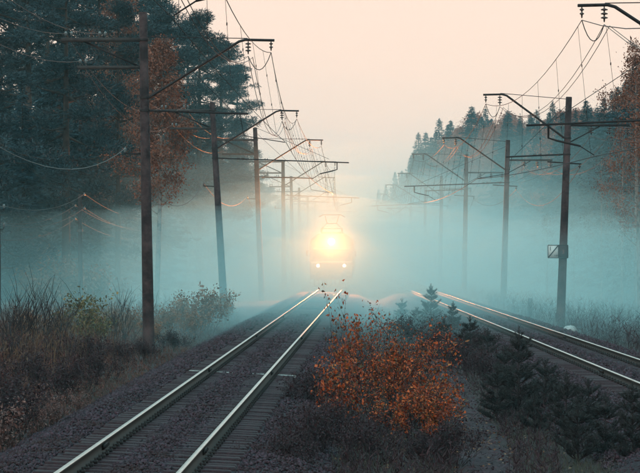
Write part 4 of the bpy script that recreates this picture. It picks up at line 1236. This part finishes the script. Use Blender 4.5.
def fog_bank(name, y0, y1, top, dens, label, seed, xr=240.0, g=0.1, xl=None):
    """closed wedge: its upper face climbs from the ground at y0 to full height at y1, gently billowed"""
    rng = np.random.default_rng(seed)
    ph = rng.uniform(0, 6.28, 6)
    xs_ = np.concatenate([[-xr], np.arange(-60, 60.1, 6.0), [xr]])
    ys_ = np.concatenate([np.linspace(y0, y1, 14), np.linspace(y1 + 10, y1 + 300, 20), [900, 1150]])
    if xl is not None: xs_ = np.concatenate([[xl], xs_[xs_ > xl + 3]])
    X, Y = np.meshgrid(xs_, ys_)
    if xl is not None: X[:, 0] += 1.6 * np.sin(Y[:, 0] * 0.045 + seed) + 0.9 * np.sin(Y[:, 0] * 0.11)
    t = np.clip((Y - y0) / (y1 - y0), 0, 1); t = t * t * (3 - 2 * t)
    bil = 1 + 0.10 * np.sin(X * 0.11 + ph[0] + 0.5 * np.sin(Y * 0.05)) + 0.09 * np.sin(Y * 0.06 + ph[1]) + 0.06 * np.sin(X * 0.21 + Y * 0.09 + ph[2])
    zb = -3.0
    Z = zb + 0.05 + (top - zb) * (0.45 * np.minimum(1, t * 8) + 0.55 * t) * bil * (1 - 0.06 * np.clip((-6.0 - X) / 14.0, 0, 1))
    nx, ny = len(xs_), len(ys_)
    vt = np.stack([X.ravel(), Y.ravel(), Z.ravel()], 1)
    vb = vt.copy(); vb[:, 2] = zb
    i_ = (np.arange(ny - 1)[:, None] * nx + np.arange(nx - 1)[None, :]).ravel()
    q = np.stack([i_, i_ + 1, i_ + nx + 1, i_ + nx], 1)
    N = nx * ny
    fs = [q, q[:, ::-1] + N]
    bd = list(range(nx)) + [nx * (r + 1) + nx - 1 for r in range(ny - 1)] + [N - 2 - k for k in range(nx - 1)] + [nx * r for r in range(ny - 2, 0, -1)]
    bd = np.array(bd); b2 = np.roll(bd, -1)
    fs.append(np.stack([bd, bd + N, b2 + N, b2], 1))
    o = link(name, np_mesh(name, np.vstack([vt, vb]), np.concatenate(fs), volume(name + '_air', FOGC, dens, g)))
    tag(o, label, 'fog', kind='stuff'); return o
LAYERS = [(4.3, 0.0055, -10.0), (5.6, 0.0042, -13.0), (7.2, 0.0034, None), (9.2, 0.0022, None), (12.0, 0.0013, None), (16.5, 0.0007, None), (26.0, 0.00025, None)]
for k, (top, dens, xl) in enumerate(LAYERS):
    fog_bank('haze_bank', 78 + 6.0 * k + 0.6 * k * k, 138 + 11.0 * k + 1.2 * k * k, top, dens, '%s layer of the ground fog, counted from the rails up' % ORD[k], k + 1, xl=xl)

def mist_puff(c, r, dens, label, seed):
    rng = np.random.default_rng(seed); ph = rng.uniform(0, 6.28, 5)
    nu, nv = 28, 14
    U, V = np.meshgrid(np.arange(nu) / nu * 2 * math.pi, np.linspace(0.02, math.pi - 0.02, nv))
    k = 1 + 0.13 * np.sin(3 * U + ph[0]) * np.sin(V) + 0.10 * np.sin(5 * U + ph[1] + 2 * V) * np.sin(V) + 0.08 * np.sin(4 * V + ph[2])
    v = np.stack([c[0] + r[0] * k * np.cos(U) * np.sin(V), c[1] + r[1] * k * np.sin(U) * np.sin(V), c[2] + r[2] * k * np.cos(V)], 2).reshape(-1, 3)
    f = [[a * nu + b_, (a + 1) * nu + b_, (a + 1) * nu + (b_ + 1) % nu, a * nu + (b_ + 1) % nu] for a in range(nv - 1) for b_ in range(nu)]
    vv = np.vstack([v, [[c[0], c[1], c[2] + r[2]], [c[0], c[1], c[2] - r[2]]]])
    t = [[k_, (k_ + 1) % nu, nu * nv] for k_ in range(nu)] + [[(nv - 1) * nu + (k_ + 1) % nu, (nv - 1) * nu + k_, nu * nv + 1] for k_ in range(nu)]
    o = link('haze_puff', np_mesh('haze_puff', vv, [np.array(f), np.array(t)], volume('puff_air', FOGC, dens, 0.1), smooth=True))
    tag(o, label, 'mist', kind='stuff')
mist_puff((0.2, 152, 0.6), (9.0, 44.0, 4.8), 0.0055, 'thick mist swept along in front of the locomotive', 1)
mist_puff((4.5, 160, 0.2), (13.0, 36.0, 4.4), 0.0045, 'wider mist spreading over both tracks around the locomotive', 2)
mist_puff((17.0, 172, 1.0), (8.0, 22.0, 4.4), 0.008, 'bright mist patch behind the sign mast', 3)
mist_puff((13.0, 215, 1.4), (10.0, 26.0, 5.0), 0.006, 'mist patch around the third right mast', 4)
mist_puff((-12.0, 165, 0.0), (7.0, 18.0, 3.8), 0.007, 'mist patch under the left wood edge', 5)
mist_puff((-24.0, 150, 0.2), (7.0, 16.0, 3.2), 0.006, 'mist patch round the broad brown bush', 6)
